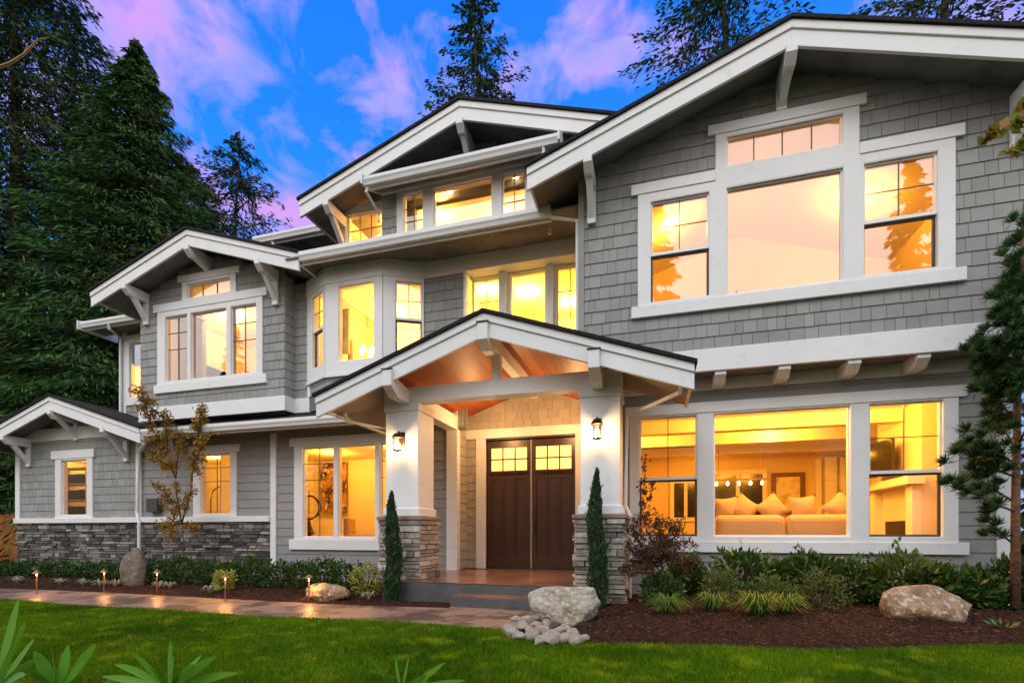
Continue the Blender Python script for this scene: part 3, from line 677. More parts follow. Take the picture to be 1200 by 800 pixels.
De = 8.6; ze_ = Z(125, 378.5, De)
eave(X(93, De), X(160, De), De, ze_, 9.3, .2, .13)
b = MB(); b.box(X(93, De), X(160, De)+1.4, De+.12, Ds, ze_+.02, ze_+.05); b.build('soffit', M['soffit'], H)
b = MB(); b.extr([(X(93, De)-.03, De-.04, ze_-.05), (X(93, De)-.03, De-.04, ze_+.16), (X(93, De)-.03, Ds+.3, ze_+.36), (X(93, De)-.03, Ds+.3, ze_-.05)], (.03, 0, 0)); b.build('rake_board', M['white'], H)

# ---- entry recess and doors
D = D_DOOR
xe_l = X(545, D); xe_r = X(676, D)+.25
dz_b = .29; dz_t = Z(570, 516, D)
dx0, dxm, dx1 = X(570, D), X(622.3, D), X(674.5, D)
wall('wall', [(xe_l-.05, 0, .2), (xe_r, 0, .2), (xe_r, 0, 3.92), (xe_l-.05, 0, 3.92)], [(dx0, dx1, .2, dz_t)], D, 'shake', xe_l, xe_r, .31, 3.9, lab='entry wall of small tan shingles around the double door', expo=.165)
T = Matrix.Translation((x_post_r, D_MAIN+.1, 0)) @ Matrix.Rotation(R(90), 4, 'Z')
wall('wall', [(0, 0, .2), (D-D_MAIN-.1, 0, .2), (D-D_MAIN-.1, 0, 4.0), (0, 0, 4.0)], [], 0, 'shake', 0, D-D_MAIN-.1, .31, 3.9, lap=True, xf=T, lab='short side wall of the entry', expo=.178)
hb, ht = Z(547, 515.5, D), Z(546, 505, D)
b = MB(); b.box(X(558.5, D), dx0, D-.045, D+.05, .30, hb); b.box(dx1, dx1+.11, D-.045, D+.05, .30, hb); b.box(X(546.5, D), dx1+.2, D-.06, D+.05, hb, ht); b.build('door_casing', M['white'], H, bevel=.004)
b = MB(); b.box(dx0, dx1, D-.02, D+.06, dz_t-.0, hb+.0); b.box(dx0, dx1, D-.06, D+.08, .288, .31); b.build('door_frame', M['dark'], H)
def door(x0, x1, hinge):
    yf = D+.03
    un = .004
    litx = [x0+(x1-x0)*f for f in (.10, .90)]
    zt = dz_t-.02; zb_ = .315; hgt = zt-zb_
    gz0_, gz1_ = zb_+hgt*.765, zb_+hgt*.945
    holes = []; nx = 3; g = .022
    wx = (litx[1]-litx[0]-g*(nx-1))/nx; wz = (gz1_-gz0_-g)/2
    for i in range(nx):
        for j in range(2): holes.append((litx[0]+i*(wx+g), litx[0]+i*(wx+g)+wx, gz0_+j*(wz+g), gz0_+j*(wz+g)+wz))
    pz0, pz1 = zb_+hgt*.10, zb_+hgt*.70
    m = MB(); m.extr(rect(x0+un, x1-un, zb_, zt, yf), (0, .045, 0), [rect(*h, yf) for h in holes]+[rect(litx[0]+i*(wx+g), litx[0]+i*(wx+g)+wx, pz0, pz1, yf) for i in range(nx)])
    d = m.build('front_door', M['door'], H, bevel=.003, label='dark brown craftsman door leaf, '+hinge)
    m = MB()
    for i in range(nx):
        a = litx[0]+i*(wx+g); m.box(a, a+wx, yf+.014, yf+.03, pz0, pz1)
        m.box(a, a+.012, yf-.006, yf+.014, pz0, pz1); m.box(a+wx-.012, a+wx, yf-.006, yf+.014, pz0, pz1); m.box(a+.012, a+wx-.012, yf+.004, yf+.014, pz0, pz0+.012); m.box(a+.012, a+wx-.012, yf+.004, yf+.014, pz1-.012, pz1)
    m.build('door_panel', M['door'], d).location = (0, 0, 0)
    m = MB()
    zs = gz0_-.045
    m.box(litx[0]-.03, litx[1]+.03, yf-.045, yf, zs, zs+.022)
    k = litx[0]-.01
    while k < litx[1]-.02: m.box(k, k+.038, yf-.034, yf, zs-.035, zs); k += .066
    m.build('dentil_shelf', M['door'], d, bevel=.003).location = (0, 0, 0)
    for h in holes:
        m = MB(); m._a(rect(*h, yf+.02), [(0, 1, 2, 3)]); m.build('door_lite', M['lite'], d).location = (0, 0, 0)
    return d
M['lite'] = mat('self_lit_seeded_glass', (.6, .5, .3), .3, emit=((1, .50, .12), 1.5))  # emission puts the glow of a lit hall into the glass itself
dl = door(dx0, dxm, 'left of the pair'); dr = door(dxm, dx1, 'right of the pair, with the handle')
b = MB(); b.box(dxm-.014, dxm+.014, D+.012, D+.028, .315, dz_t-.02); b.build('astragal', mat('astragal_paint', (.35, .30, .26), .4), H)
hx = X(627, D)
b = MB(); b.box(hx-.022, hx+.022, D+.014, D+.028, Z(627, 626, D), Z(627, 608, D)); b.build('handle_plate', M['black'], dr).location = (0, 0, 0); b = MB(); b.box(hx-.024, hx+.024, D+.0, D+.028, Z(627, 603, D), Z(627, 596, D)); b.build('deadbolt', M['black'], dr).location = (0, 0, 0); b = MB()
b.tube([(hx, D+.02, Z(627, 609, D)), (hx, D-.04, Z(627, 610, D)), (hx, D-.045, Z(627, 618, D)), (hx, D+.015, Z(627, 624, D))], .011, 8)
b.build('handle', M['black'], dr).location = (0, 0, 0)
# ---- porch slab and steps
pxr_0 = X(680, 6.55)-.03
b = MB(); b.box(X(456, 6.45)-.05, pxr_0, 6.35, D_DOOR+.05, 0, .285); b.build('porch_slab', M['concrete'], H, bevel=.01)
b = MB(); b.box(X(456, 6.45)-.05, pxr_0, 6.345, D_DOOR, .286, .292)
M['pave'] = mat('stained_porch_concrete', (.34, .15, .075), .22, .5, var=[(2.2, (.12, .055, .035), .38, .66), (7, (.33, .17, .10), .52, .72)], bump=(9, .35, .02))
b.build('porch_floor', M['pave'], H)
b = MB(); b.box(X(527, 6.02), X(690, 6.02), 6.02, 6.348, 0, .145); b.build('porch_step', M['concrete'], H, bevel=.01)
b = MB(); b.box(X(527, 6.02)+.004, X(690, 6.02)-.004, 6.024, 6.345, .146, .149); b.build('step_tread', M['pave'], H)
# ---- portico
Dp = 6.55
def pillar(x0, x1):
    w_ = x1-x0; yb = Dp+w_; pt = Z(471, 471, Dp) if x0 < -2 else Z(703, 449, Dp)
    zc = (Z(471, 606.5, Dp-.05)+Z(705, 607, Dp-.05))/2
    m = MB(); m.box(x0, x1, Dp, yb, zc+.04, beam_b)
    p = m.build('pillar', M['white'], H, bevel=.006)
    m = MB(); m.box(x0-.03, x1+.03, Dp-.03, yb+.03, zc+.041, zc+.16); m.build('base_moulding', M['white'], p, bevel=.008).location = (0, 0, 0); m = MB(); m.box(x0-.02, x1+.02, Dp-.02, yb+.02, beam_b-.12, beam_b-.001)
    m.build('top_moulding', M['white'], p, bevel=.008).location = (0, 0, 0)
    m = MB(); m.box(x0-.10, x1+.10, Dp-.10, yb+.10, zc-.02, zc+.039); m.build('stone_cap', M['stonecap'], p, bevel=.012).location = (0, 0, 0)
    a0_, a1_, b0, b1 = x0-.05, x1+.05, Dp-.05, yb+.05
    zg = .24 if x0 < -2 else 0.0
    m = MB(); m.box(a0_, a1_, b0, b1, zg-.02, zc-.02); m.build('stone_core', M['concrete'], p).location = (0, 0, 0)
    ledge(a0_-.02, a1_+.02, zg, zc-.02, b0+.002, 'stoneP', p)
    ledge(b0-.02, b1, zg, zc-.02, a0_+.002, 'stoneP', p, dirx=False, both=-1)
    ledge(b0-.02, b1, zg, zc-.02, a1_-.002, 'stoneP', p, dirx=False, both=1)
    return p
beam_t = (Z(500, 453, Dp)+Z(680, 434, Dp))/2; beam_b = (Z(500, 471, Dp)+Z(676, 455, Dp))/2
pxl = (X(452, Dp), X(490, Dp)); pxr = (X(680, Dp), X(727, Dp))
pillar(*pxl); pillar(*pxr)
b = MB(); b.box(pxl[0]-.02, pxr[1]+.02, Dp-.012, Dp+.2, beam_b, beam_t); b.build('portico_beam', M['white'], H, bevel=.006)
Dpr = 6.04
xpP = X(566, Dpr); zpP = Z(566, 366, Dpr); xP0, xP1 = X(369, Dpr), X(814, Dpr)
slP = (zpP-(Z(369, 467, Dpr)+Z(814, 422, Dpr))/2)/((xP1-xP0)/2)
rP = gable(xpP, zpP, xP0, xP1, slP, Dpr, D_DOOR-.01, fh=(.10, .20), soff='cedar', lab='low gabled portico roof with cedar ceiling', cut=D_RU-.06)
# right half of the roof behind the wing line
b = MB(); s_ = lambda x: zpP-abs(x-xpP)*slP
b.extr([(xpP, D_RU-.06, zpP+.05), (xl-.03, D_RU-.06, s_(xl)+.05), (xl-.03, D_RU-.06, s_(xl)-.15), (xpP, D_RU-.06, zpP-.15)], (0, D_DOOR-D_RU+.05, 0)); o = b.build('ceiling_boards', M['cedar'], rP); o.location = (0, 0, 0)
# ridge beam, king post, side beams and outlookers
b = MB(); b.box(xpP-.07, xpP+.07, Dpr+.07, D_DOOR-.03, zpP-.36, zpP-.17); b.build('ridge_beam', M['white'], rP).location = (0, 0, 0)
b = MB(); b.box(xpP-.06, xpP+.06, Dp+.02, Dp+.14, beam_t, zpP-.36); b.build('king_post', M['white'], rP).location = (0, 0, 0)
for (a, c), ye in ((pxl, D_MAIN), (pxr, D_RL-.05)):
    xm = (a+c)/2
    b = MB(); b.box(xm-.11, xm+.11, Dp+.2, ye, beam_b-.02, beam_t); b.build('side_beam', M['white'], rP).location = (0, 0, 0)
for xm in (X(452, Dpr)+.03, xpP, X(696, Dpr)):
    zt = zpP-.305-abs(xm-xpP)*slP
    b = MB(); w_ = .14
    yb_ = Dp-.013
    b.extr([(xm-w_/2, Dpr-.03, zt+.17), (xm-w_/2, Dpr-.03, zt-.05), (xm-w_/2, Dpr+.16, zt-.17), (xm-w_/2, yb_, zt-.17), (xm-w_/2, yb_, zt+.02), (xm-w_/2, Dpr+.069, zt+.10), (xm-w_/2, Dpr-.001, zt+.17)], (w_, 0, 0)) if xm != xpP else \
        b.extr([(xm-w_/2, Dpr-.03, zt+.17), (xm-w_/2, Dpr-.03, zt-.05), (xm-w_/2, Dpr+.14, zt-.15), (xm-w_/2, Dpr+.30, zt-.15), (xm-w_/2, Dpr+.30, zt-.0), (xm-w_/2, Dpr-.001, zt+.17)], (w_, 0, 0))
    b.build('outlooker', M['white'], rP, bevel=.004).location = (0, 0, 0)
    c = MB(); c.box(xm-w_/2-.015, xm+w_/2+.015, Dpr-.045, Dpr-.002, zt+.172, zt+.184); c.build('flashing', M['black'], rP).location = (0, 0, 0)
# ---- downspouts
def spout(pts, r=.035): b = MB(); b.tube(pts, r, 8); return b.build('downspout', M['white'], H, smooth=False)
zq = lowg
spout([(X(168, 7.8), 7.8, zq+.02), (X(166, 7.8), 7.86, zq-.14), (X(160.5, 8.3), 8.36, Z(160, 530, 8.36)), (X(160.5, 8.36), 8.36, Z(160, 600, 8.36)), (X(163, 8.3), 8.3, Z(163, 612, 8.3)), (X(163, 8.3), 8.3, .1)])
spout([(X(125, De), De+.05, ze_+.02), (X(124, De), De+.08, ze_-.1), (xs_0-.02, Ds-.08, Z(145, 398, Ds)), (xs_0-.02, Ds-.08, 3.1)])
spout([(X(645, 7.65), 7.66, eave_z+.05), (X(647, 7.66), 7.66, eave_z-.02), (xl-.05, 7.5, Z(681, 258, 7.5)), (xl-.05, 7.5, s_(xl)+.1)], .03)
zpe = s_(xP0)-.3
spout([(xP0+.18, 6.5, zpe+.15), (xP0+.22, 6.5, zpe+.03), (pxl[0]-.04, 6.7, Z(452, 503, 6.7)), (pxl[0]-.04, 6.72, .2)], .028)
spout([(xP1-.13, 6.2, s_(xP1)-.12), (xP1-.15, 6.25, s_(xP1)-.27), (X(735, 6.9), 6.95, Z(735, 487, 6.95)), (X(733, 6.95), 6.95, Z(733, 592, 6.95)), (X(738, 6.95), 6.92, Z(738, 603, 6.95)), (X(738, 6.9), 6.9, .1)], .028)
spout([(X(430, 7.65), 7.7, sg_z), (xs0+.02, 7.66, sg_z-.1), (xd0-.06, Dd-.06, sg_z-.25), (xd0-.06, Dd-.06, sg_z-.4)], .025)
spout([(xs1-.25, 7.68, sg_z+.02), (xs1-.25, 7.7, sg_z-.1), (xs1-.22, 8.0, sg_z-.35), (xs1-.22, 8.02, sg_z-1.2)], .03)
spout([(X(316, Dk), Dk+.05, zk+.05), (X(317, Dk), Dk+.07, zk-.05), (X(325, 9.4), 9.4, zk-.3), (X(325, 9.4), 9.4, zk-.7)], .03)
# meter box
b = MB(); b.box(X(176, 8.4), X(189, 8.4), 8.3, 8.42, Z(182, 600, 8.4), Z(182, 584, 8.4)); b.build('meter_box', mat('meter_paint', (.05, .05, .048), .5), H, bevel=.01)

# ---- rooms
def vault(x0, x1, y0, y1, z0, top, xp, lights, energy, col):
    r = MB(); q = lambda x: top(x)-.05
    r._a([(x0, y0, z0), (x0, y1, z0), (x0, y1, q(x0)), (x0, y0, q(x0))], [(0, 1, 2, 3)]); r._a([(x1, y0, z0), (x1, y1, z0), (x1, y1, q(x1)), (x1, y0, q(x1))], [(0, 1, 2, 3)])
    r._a([(x0, y1, z0), (x1, y1, z0), (x1, y1, q(x1)), (xp, y1, q(xp)), (x0, y1, q(x0))], [(0, 1, 2, 3, 4)]); r.build('interior_wall', M['iwall'], H)
    c = MB(); c._a([(x0, y0, q(x0)), (xp, y0, q(xp)), (x1, y0, q(x1)), (x0, y1, q(x0)), (xp, y1, q(xp)), (x1, y1, q(x1))], [(0, 1, 4, 3), (1, 2, 5, 4)]); c.build('ceiling', M['iceil'], H)
    c = MB(); c._a([(x0, y0, z0), (x1, y0, z0), (x1, y1, z0), (x0, y1, z0)], [(0, 1, 2, 3)]); c.build('interior_floor', M['ifloor'], H)
    for (lx, ly) in lights:
        light('ceiling_lamp_light', 'POINT', (lx, ly, q(lx)-.2), energy, col, H, .12)
        MB().lathe([(.055, -.03), (.06, 0)], 14, (lx, ly, q(lx)-.02)).build('downlight', M['lamp'], H)
room(xl+.05, xr-.05, D_RL+.12, 13.2, .30, 3.0, [(-.3, 9.9), (2.2, 10.3), (1.2, 12.2), (3.0, 8.25), (1.3, 8.16), (2.2, 8.16)], 102, (1, .40, .035), 'iwallw')  # pair nearest the window is added to brighten the sofa backs
vault(xl+.05, xr-.05, D_RU+.12, 11.0, 3.35, topR, xpk, [(.3, 9.4), (3.2, 9.4)], 85, (1, .36, .03))
room(-9.1, e1+.25, D_MAIN+.12, 11.6, .30, 2.95, [(-5.6, 9.9), (-7.6, 10.3)], 100, (1, .40, .035))
room(-12.9, -9.12, D_MAIN+.12, 11, .30, 2.9, [(-10.6, 9.9)], 110, (1, .42, .05))
room(xg0+.1, -12.93, Dg+.12, 11, .30, 2.9, [(-14.1, 9.4)], 105, (1, .42, .05))
vault(xw0+.1, xw1-.1, D_LW+.12, 11.2, 3.5, topL, xpL, [(-9.9, 9.7), (-8.0, 10.2)], 85, (1, .45, .09))
room(xs_0+.05, xw0+.1, Ds+.12, 11, 3.3, 5.2, [(-12.2, 10)], 80, (1, .45, .06))
room(xb0+.02, xb3-.02, D_MAIN+.02, 11, 3.2, 6.0, [(-5.6, 9.9)], 220, (1, .50, .03))
room(x_rec0-.35, xR2+.5, Dr+.12, 11.4, 3.97, 6.0, [(-2.5, 9.9), (-1.7, 10.6), (-3.3, 9.6)], 110, (1, .60, .06))
room(xt0+.1, xt1-.1, D_MAIN+.12, 11, sof_z+.05, 7.45, [(-5.3, 9.3), (-4.2, 9.2), (-2.9, 9.6), (-1.9, 9.2)], 66, (1, .44, .07))
# room corners of the dormer and bay front
b = MB(); b.box(xd0+.02, xd1-.02, Dd+.12, Dt+.12, head_z-.02, head_z); b.build('ceiling', M['iceil'], H)
light('ceiling_lamp_light', 'POINT', (xpT-.6, Dd+.25, head_z-.12), 8, (1, .5, .13), H, .05)
b = MB(); b.lathe([(.06, -.012), (.06, 0)], 12, (X(527, Dd+.3), Dd+.3, head_z-.022)); b.lathe([(.06, -.012), (.06, 0)], 12, (X(604, Dd+.25), Dd+.25, head_z-.022)); b.build('downlight', M['lamp'], H)

# ------------------------------------------------------------------ ground
def polysdf(P, poly):
    """signed distance, positive inside"""
    P = np.asarray(P, float); poly = np.asarray(poly, float); n = len(poly)
    d = np.full(len(P), 1e9); ins = np.zeros(len(P), bool)
    for i in range(n):
        a, b = poly[i], poly[(i+1) % n]; e = b-a; w = P-a
        h = np.clip((w@e)/(e@e+1e-12), 0, 1); d = np.minimum(d, np.hypot(*(w-np.outer(h, e)).T))
        c = ((a[1] > P[:, 1]) != (b[1] > P[:, 1])); 
        with np.errstate(divide='ignore', invalid='ignore'): ins ^= c & (P[:, 0] < (b[0]-a[0])*(P[:, 1]-a[1])/(b[1]-a[1]+1e-12)+a[0])
    return np.where(ins, d, -d)
from mathutils import noise as mn
def smooth_poly(pts, k=6):
    out = []; n = len(pts)
    for i in range(n-1):
        p = [Vector((*pts[max(i-1, 0)], 0)), Vector((*pts[i], 0)), Vector((*pts[i+1], 0)), Vector((*pts[min(i+2, n-1)], 0))]
        for j in range(k):
            t = j/k; q = .5*((2*p[1])+(p[2]-p[0])*t+(2*p[0]-5*p[1]+4*p[2]-p[3])*t*t+(3*p[1]-p[0]-3*p[2]+p[3])*t**3); out.append((q.x, q.y))
    out.append(tuple(pts[-1])); return out
path_front = smooth_poly([G(-170, 692), G(0, 703), G(100, 710), G(260, 720), G(400, 727), G(500, 731.5), G(580, 737), G(640, 739)])
path_back = smooth_poly([G(-200, 684), G(-20, 689.5), G(87, 693), G(280, 703), G(400, 709), G(527, 713)])
pathP = path_front+[G(660, 730), (X(690, 6.02), 6.03), (X(527, 6.02), 6.03)]+path_back[::-1]
bedL = path_back+[(X(527, 6.02), 6.35), (X(456, 6.45)-.04, 6.35), (X(456, 6.45)-.04, 8.45), (-24, 8.45), (-24, 8.3)]
bedR_front = smooth_poly([(X(690, 6.02)-.02, 6.1), G(668, 730), G(678, 752), G(760, 757), G(900, 761), G(1050, 761), G(1200, 757), G(1420, 745)])
bedR = bedR_front+[(8, 7.9), (xl, 7.9), (pxr[0]-.03, 6.36)]
M['lawn'] = mat('lawn_soil', (.045, .075, .02), .9, .1, var=(3, (.05, .09, .02), .4, .7))
b = MB(); n_ = 1; b._a([(-90, -40, -.012), (90, -40, -.012), (90, 140, -.012), (-90, 140, -.012)], [(0, 1, 2, 3)]); tag(b.build('lawn_ground', M['lawn']), kind='structure')
M['path'] = mat('stamped_wet_concrete', (.30, .19, .13), .40, .5, var=[(1.6, (.10, .06, .045), .46, .54), (5, (.38, .23, .14), .55, .7), (22, (.16, .10, .07), .55, .7)], bump=(5, .6, .04))
def sheet(name, poly, z, m, h=.03):
    b = MB(); b.extr([(x, y, z) for x, y in poly], (0, 0, -h)); return tag(b.build(name, m), kind='structure')
sheet('garden_path', pathP, .012, M['path'])
M['asphalt'] = mat('asphalt', (.055, .055, .057), .9, .2, bump=(60, .4)); tag(MB().box(-60, 60, -13.5, -4.5, -.05, .0).build('added_road', M['asphalt']), kind='structure')  # unseen asphalt sheet added behind the camera to cut green bounce off the lawn
# stamped joints are cut by a second noise in the bump; beds are mounded mulch
M['mulch'] = mat('bark_mulch', (.048, .021, .012), .95, .1, var=[(14, (.018, .009, .006), .4, .65), (40, (.09, .042, .024), .55, .75)], bump=(35, 1, .03))
M['chip'] = mat('bark_chip', (.08, .03, .015), .95, .1, island=[(.02, .010, .007), (.075, .032, .018), (.04, .017, .010), (.17, .10, .06), (.03, .013, .008)])
def bed(name, poly, top, step=.07, chips=9000):
    p = np.array(poly); x0, y0 = p.min(0)-.1; x1, y1 = p.max(0)+.1
    x0 = max(x0, -20)
    xs = np.arange(x0, x1, step); ys = np.arange(y0, y1, step); gx, gy = np.meshgrid(xs, ys); P = np.c_[gx.ravel(), gy.ravel()]
    s = polysdf(P, poly)
    nz = np.array([mn.noise((a*3, c*3, 1.0)) for a, c in P])*.02+np.array([mn.noise((a*13, c*13, 5.0)) for a, c in P])*.012
    zf = lambda s_, nz_: -.05+np.clip((s_+.02)/.12, 0, 1)*.07+np.clip(s_/.9, 0, 1)*top+nz_*np.clip(s_/.1, 0, 1)
    z = zf(s, nz); V = np.c_[P, z]; nx, ny = len(xs), len(ys)
    i = np.arange(nx-1)[None, :]+nx*np.arange(ny-1)[:, None]; Fq = np.stack([i, i+1, i+1+nx, i+nx], -1).reshape(-1, 4)
    keep = (s[Fq].max(1) > -.12); Fq = Fq[keep]
    o = tag(npmesh(name, V, Fq, M['mulch'], smooth=True), kind='structure')
    Q = np.c_[rng.uniform(x0, x1, chips*3), rng.uniform(y0, y1, chips*3)]; sq = polysdf(Q, poly); k = sq > .0; Q = Q[k][:chips]; sq = sq[k][:chips]
    hz = zf(sq, 0)+.004+rng.uniform(0, .012, len(Q))
    V, Fq = diamonds(np.c_[Q, hz], rng.normal(0, 1, (len(Q), 3))*[1, 1, .28], rng.uniform(.02, .05, len(Q)), rng.uniform(.006, .014, len(Q)))
    c = npmesh('mulch_chips', V, Fq, M['chip']); tag(c, 'loose bark chips strewn over the '+name.replace('_', ' '), 'mulch', kind='stuff')
    return o
def diamonds(C, Dv, ln, wd, up=None, fold=0.0):
    """leaf shaped quads: centre C, direction Dv, length, width"""
    Dv = Dv/(np.linalg.norm(Dv, axis=1, keepdims=True)+1e-9)
    r = rng.normal(0, 1, Dv.shape) if up is None else up+rng.normal(0, .35, Dv.shape)
    Sd = np.cross(Dv, r); Sd /= np.linalg.norm(Sd, axis=1, keepdims=True)+1e-9
    ln = np.asarray(ln)[:, None]; wd = np.asarray(wd)[:, None]
    a = C-Dv*ln/2; t = C+Dv*ln/2; l = C+Sd*wd/2; q = C-Sd*wd/2
    V = np.stack([a, q, t, l], 1).reshape(-1, 3); n = len(C)
    return V, np.arange(4*n).reshape(n, 4)
bed('left_mulch_bed', bedL, .05, chips=14000)
bed('right_mulch_bed', bedR, .09, chips=16000)
# porch keeps clear of mulch; grass blades
def grass():
    n = 700000
    # denser near the camera
    t = 2.7+6.3*rng.random(n)**1.7; u = rng.uniform(-60, 1260, n)
    s = (u-U0)/F; x = t*(-sY+cY*s); y = t*(cY+sY*s)
    P = np.c_[x, y]; keep = (polysdf(P, pathP) < -.0) & (polysdf(P, bedL) < -.0) & (polysdf(P, bedR) < .0) & (y < 6.6) | (False)
    # not inside the stone apron
    keep &= polysdf(P, apron) < 0
    keep &= rng.random(n) < np.clip(t*.62/3.2+.15, .35, 1)
    P = P[keep]; t = t[keep]; n = len(P)
    h = rng.uniform(.026, .05, n)*(1+.25*np.sin(P[:, 0]*2.1+P[:, 1]*3)); w_ = .0016+.0007*t
    a = rng.uniform(0, 6.283, n); lean = rng.normal(0, .42, (n, 2))*h[:, None]
    dx = np.cos(a)*w_; dy = np.sin(a)*w_
    V = np.stack([np.c_[P[:, 0]-dx, P[:, 1]-dy, np.full(n, -.012)], np.c_[P[:, 0]+dx, P[:, 1]+dy, np.full(n, -.012)], np.c_[P[:, 0]+lean[:, 0], P[:, 1]+lean[:, 1], h]], 1).reshape(-1, 3)
    o = npmesh('grass', V, np.arange(3*n).reshape(n, 3), M['grass']); tag(o, 'short mown green lawn grass in front of the path and beds', 'grass', kind='stuff')
M['grass'] = mat('grass_blade', (.130, .245, .004), .7, .08, var=[(.9, (.05, .125, .003), .43, .58), (3.6, (.26, .36, .008), .52, .64), (1.9, (.10, .13, .012), .58, .72), (14, (.07, .17, .004), .5, .7)], trans=.2, island=.45)
apron = [G(588, 741), G(600, 728), G(640, 720), G(690, 725), G(684, 753), G(640, 752)]
grass()

# ------------------------------------------------------------------ stones
def rock(name, loc, size, m, seed, label, cat='boulder', group=None, facets=9, rz=0, sub=4, cutd=.78, rough=.10):
    rr = random.Random(seed); bm = bmesh.new(); bmesh.ops.create_icosphere(bm, subdivisions=sub, radius=1)
    pl = []
    for _ in range(facets):
        d = Vector((rr.gauss(0, 1), rr.gauss(0, 1), rr.gauss(0, .7))).normalized(); pl.append((d, rr.uniform(cutd-.12, cutd+.12)))
    off = Vector((seed*3.1, seed*1.7, seed))
    for v in bm.verts:
        p = v.co.copy()
        for d, k in pl:
            e = p.dot(d)
            if e > k: p -= d*(e-k)*.92
        nz = mn.fractal(p*1.8+off, .8, 2.1, 4)*rough+mn.fractal(p*6+off, .8, 2.1, 3)*rough*.3
        v.co = p*(1+nz)
    for v in bm.verts: v.co = Vector((v.co.x*size[0]/2, v.co.y*size[1]/2, (v.co.z+.7)*size[2]/1.7))
    me = bpy.data.meshes.new(name); bm.to_mesh(me); bm.free()
    o = finish(me, name, m, None, True); o.location = loc; o.rotation_euler = (0, 0, rz)
    return tag(o, label, cat, group)
M['rockA'] = mat('pale_granite', (.44, .39, .30), .85, .2, var=[(5, (.26, .20, .13), .45, .7), (22, (.64, .60, .52), .52, .66)], bump=(14, 1, .05))
M['rockB'] = mat('ochre_granite', (.38, .24, .13), .85, .2, var=[(5, (.20, .12, .07), .42, .62), (16, (.58, .47, .34), .52, .64)], bump=(14, 1, .05))
M['rockC'] = mat('grey_basalt', (.17, .16, .13), .9, .2, var=[(7, (.09, .085, .07), .4, .65), (20, (.26, .24, .19), .52, .7)], bump=(12, 1, .03))
M['pebble'] = mat('river_pebble', (.36, .31, .24), .75, .3, var=[(9, (.24, .19, .14), .4, .7)], bump=(20, .3, .01))
x, y = W(661, 5.55); rock('boulder', (x, y, -.03), (1.04, .72, .50), M['rockA'], 3, 'large pale granite boulder beside the porch step', rough=.08, facets=18, cutd=.70)
x, y = W(1079, 5.2); rock('boulder', (x, y, -.02), (1.36, .72, .46), M['rockB'], 12, 'large ochre flat topped boulder at the right end of the mulch bed', rz=.3, facets=16, cutd=.66, rough=.06)
x, y = W(157, 8.75); rock('standing_stone', (x, y, -.02), (.50, .35, .78), M['rockC'], 21, 'upright grey stone standing by the downspout at left', 'boulder', facets=12, rough=.08)
x, y = W(385, 7.15); rock('boulder', (x, y, -.01), (.78, .40, .29), M['rockB'], 31, 'low bumpy ochre boulder lit by a path light left of the steps', facets=8, rz=-.2, rough=.16)
x, y = W(1016, 6.4); 
pts = [(598, 742, .16), (612, 734, .15), (624, 745, .13), (636, 738, .12), (649, 745, .14), (662, 749, .13), (655, 738, .10), (672, 742, .12), (675, 751, .13), (608, 746, .11), (618, 727, .14), (630, 724, .12), (640, 730, .11), (604, 725, .10), (646, 751, .12), (634, 751, .12), (662, 735, .09), (684, 748, .10), (621, 738, .10), (668, 746, .08), (595, 735, .08), (628, 731, .09), (656, 746, .08), (640, 745, .09)]
for i, (u, v, d) in enumerate(pts):
    px_, py_ = G(u, v, .03); sc = random.uniform(.85, 1.15)
    wh = 'left' if u < 620 else ('middle' if u < 655 else 'right')
    rock('river_stone', (px_, py_, .0), (d*sc*1.6, d*1.1, d*.75), M['pebble'], 50+i, 'smooth pale river stone in the pile below the pale boulder', 'stone', 'river stones piled below the pale boulder', facets=12, rz=random.uniform(0, 3), sub=3, cutd=.72, rough=.07)

# ------------------------------------------------------------------ foliage
def leafmat(name, c, rough=.5, isl=.35, trans=.2, spec=.22, var=None): return mat(name, c, rough, spec, island=isl, trans=trans, var=var)
M['conifer'] = leafmat('dark_conifer', (.022, .060, .012), .7, .5, .1, var=(.35, (.032, .07, .014), .45, .7))
M['conifer2'] = leafmat('green_conifer', (.034, .090, .013), .7, .6, .1, var=(.5, (.07, .12, .014), .5, .7))
M['bark'] = mat('bark', (.10, .065, .045), .95, .1, bump=(20, 1, .03), var=(8, (.05, .035, .025), .4, .7))
M['laurel'] = leafmat('dark_green_leaf', (.042, .095, .014), .45, .45, .12, .45)
M['olive'] = leafmat('olive_leaf', (.10, .135, .03), .5, .4, .2)
M['yellow'] = leafmat('yellow_green_leaf', (.30, .34, .05), .5, .35, .25)
M['blade'] = leafmat('bright_blade', (.10, .20, .03), .5, .3, .25)
M['box'] = leafmat('boxwood_leaf', (.030, .085, .012), .5, .5, .12)
M['cypress'] = leafmat('blue_green_cypress', (.036, .080, .030), .6, .6, .1)
M['autumn'] = leafmat('autumn_leaf', (.26, .11, .02), .55, .3, .25)
M['autumn'] = mat('autumn_leaf_mixed', (1, 1, 1), .55, .3, island=[(.40, .15, .025), (.30, .17, .03), (.18, .18, .03), (.44, .21, .03), (.22, .19, .03)], trans=.25)
M['mapleR'] = mat('bronze_maple_leaf', (1, 1, 1), .6, .3, island=[(.06, .025, .012), (.11, .045, .022), (.045, .04, .018), (.15, .07, .03), (.07, .03, .018)], trans=.2)
M['needle'] = leafmat('pine_needle', (.045, .105, .028), .5, .45, .1)
M['strap'] = leafmat('glossy_strap_leaf', (.10, .27, .018), .4, .4, .2, .22)
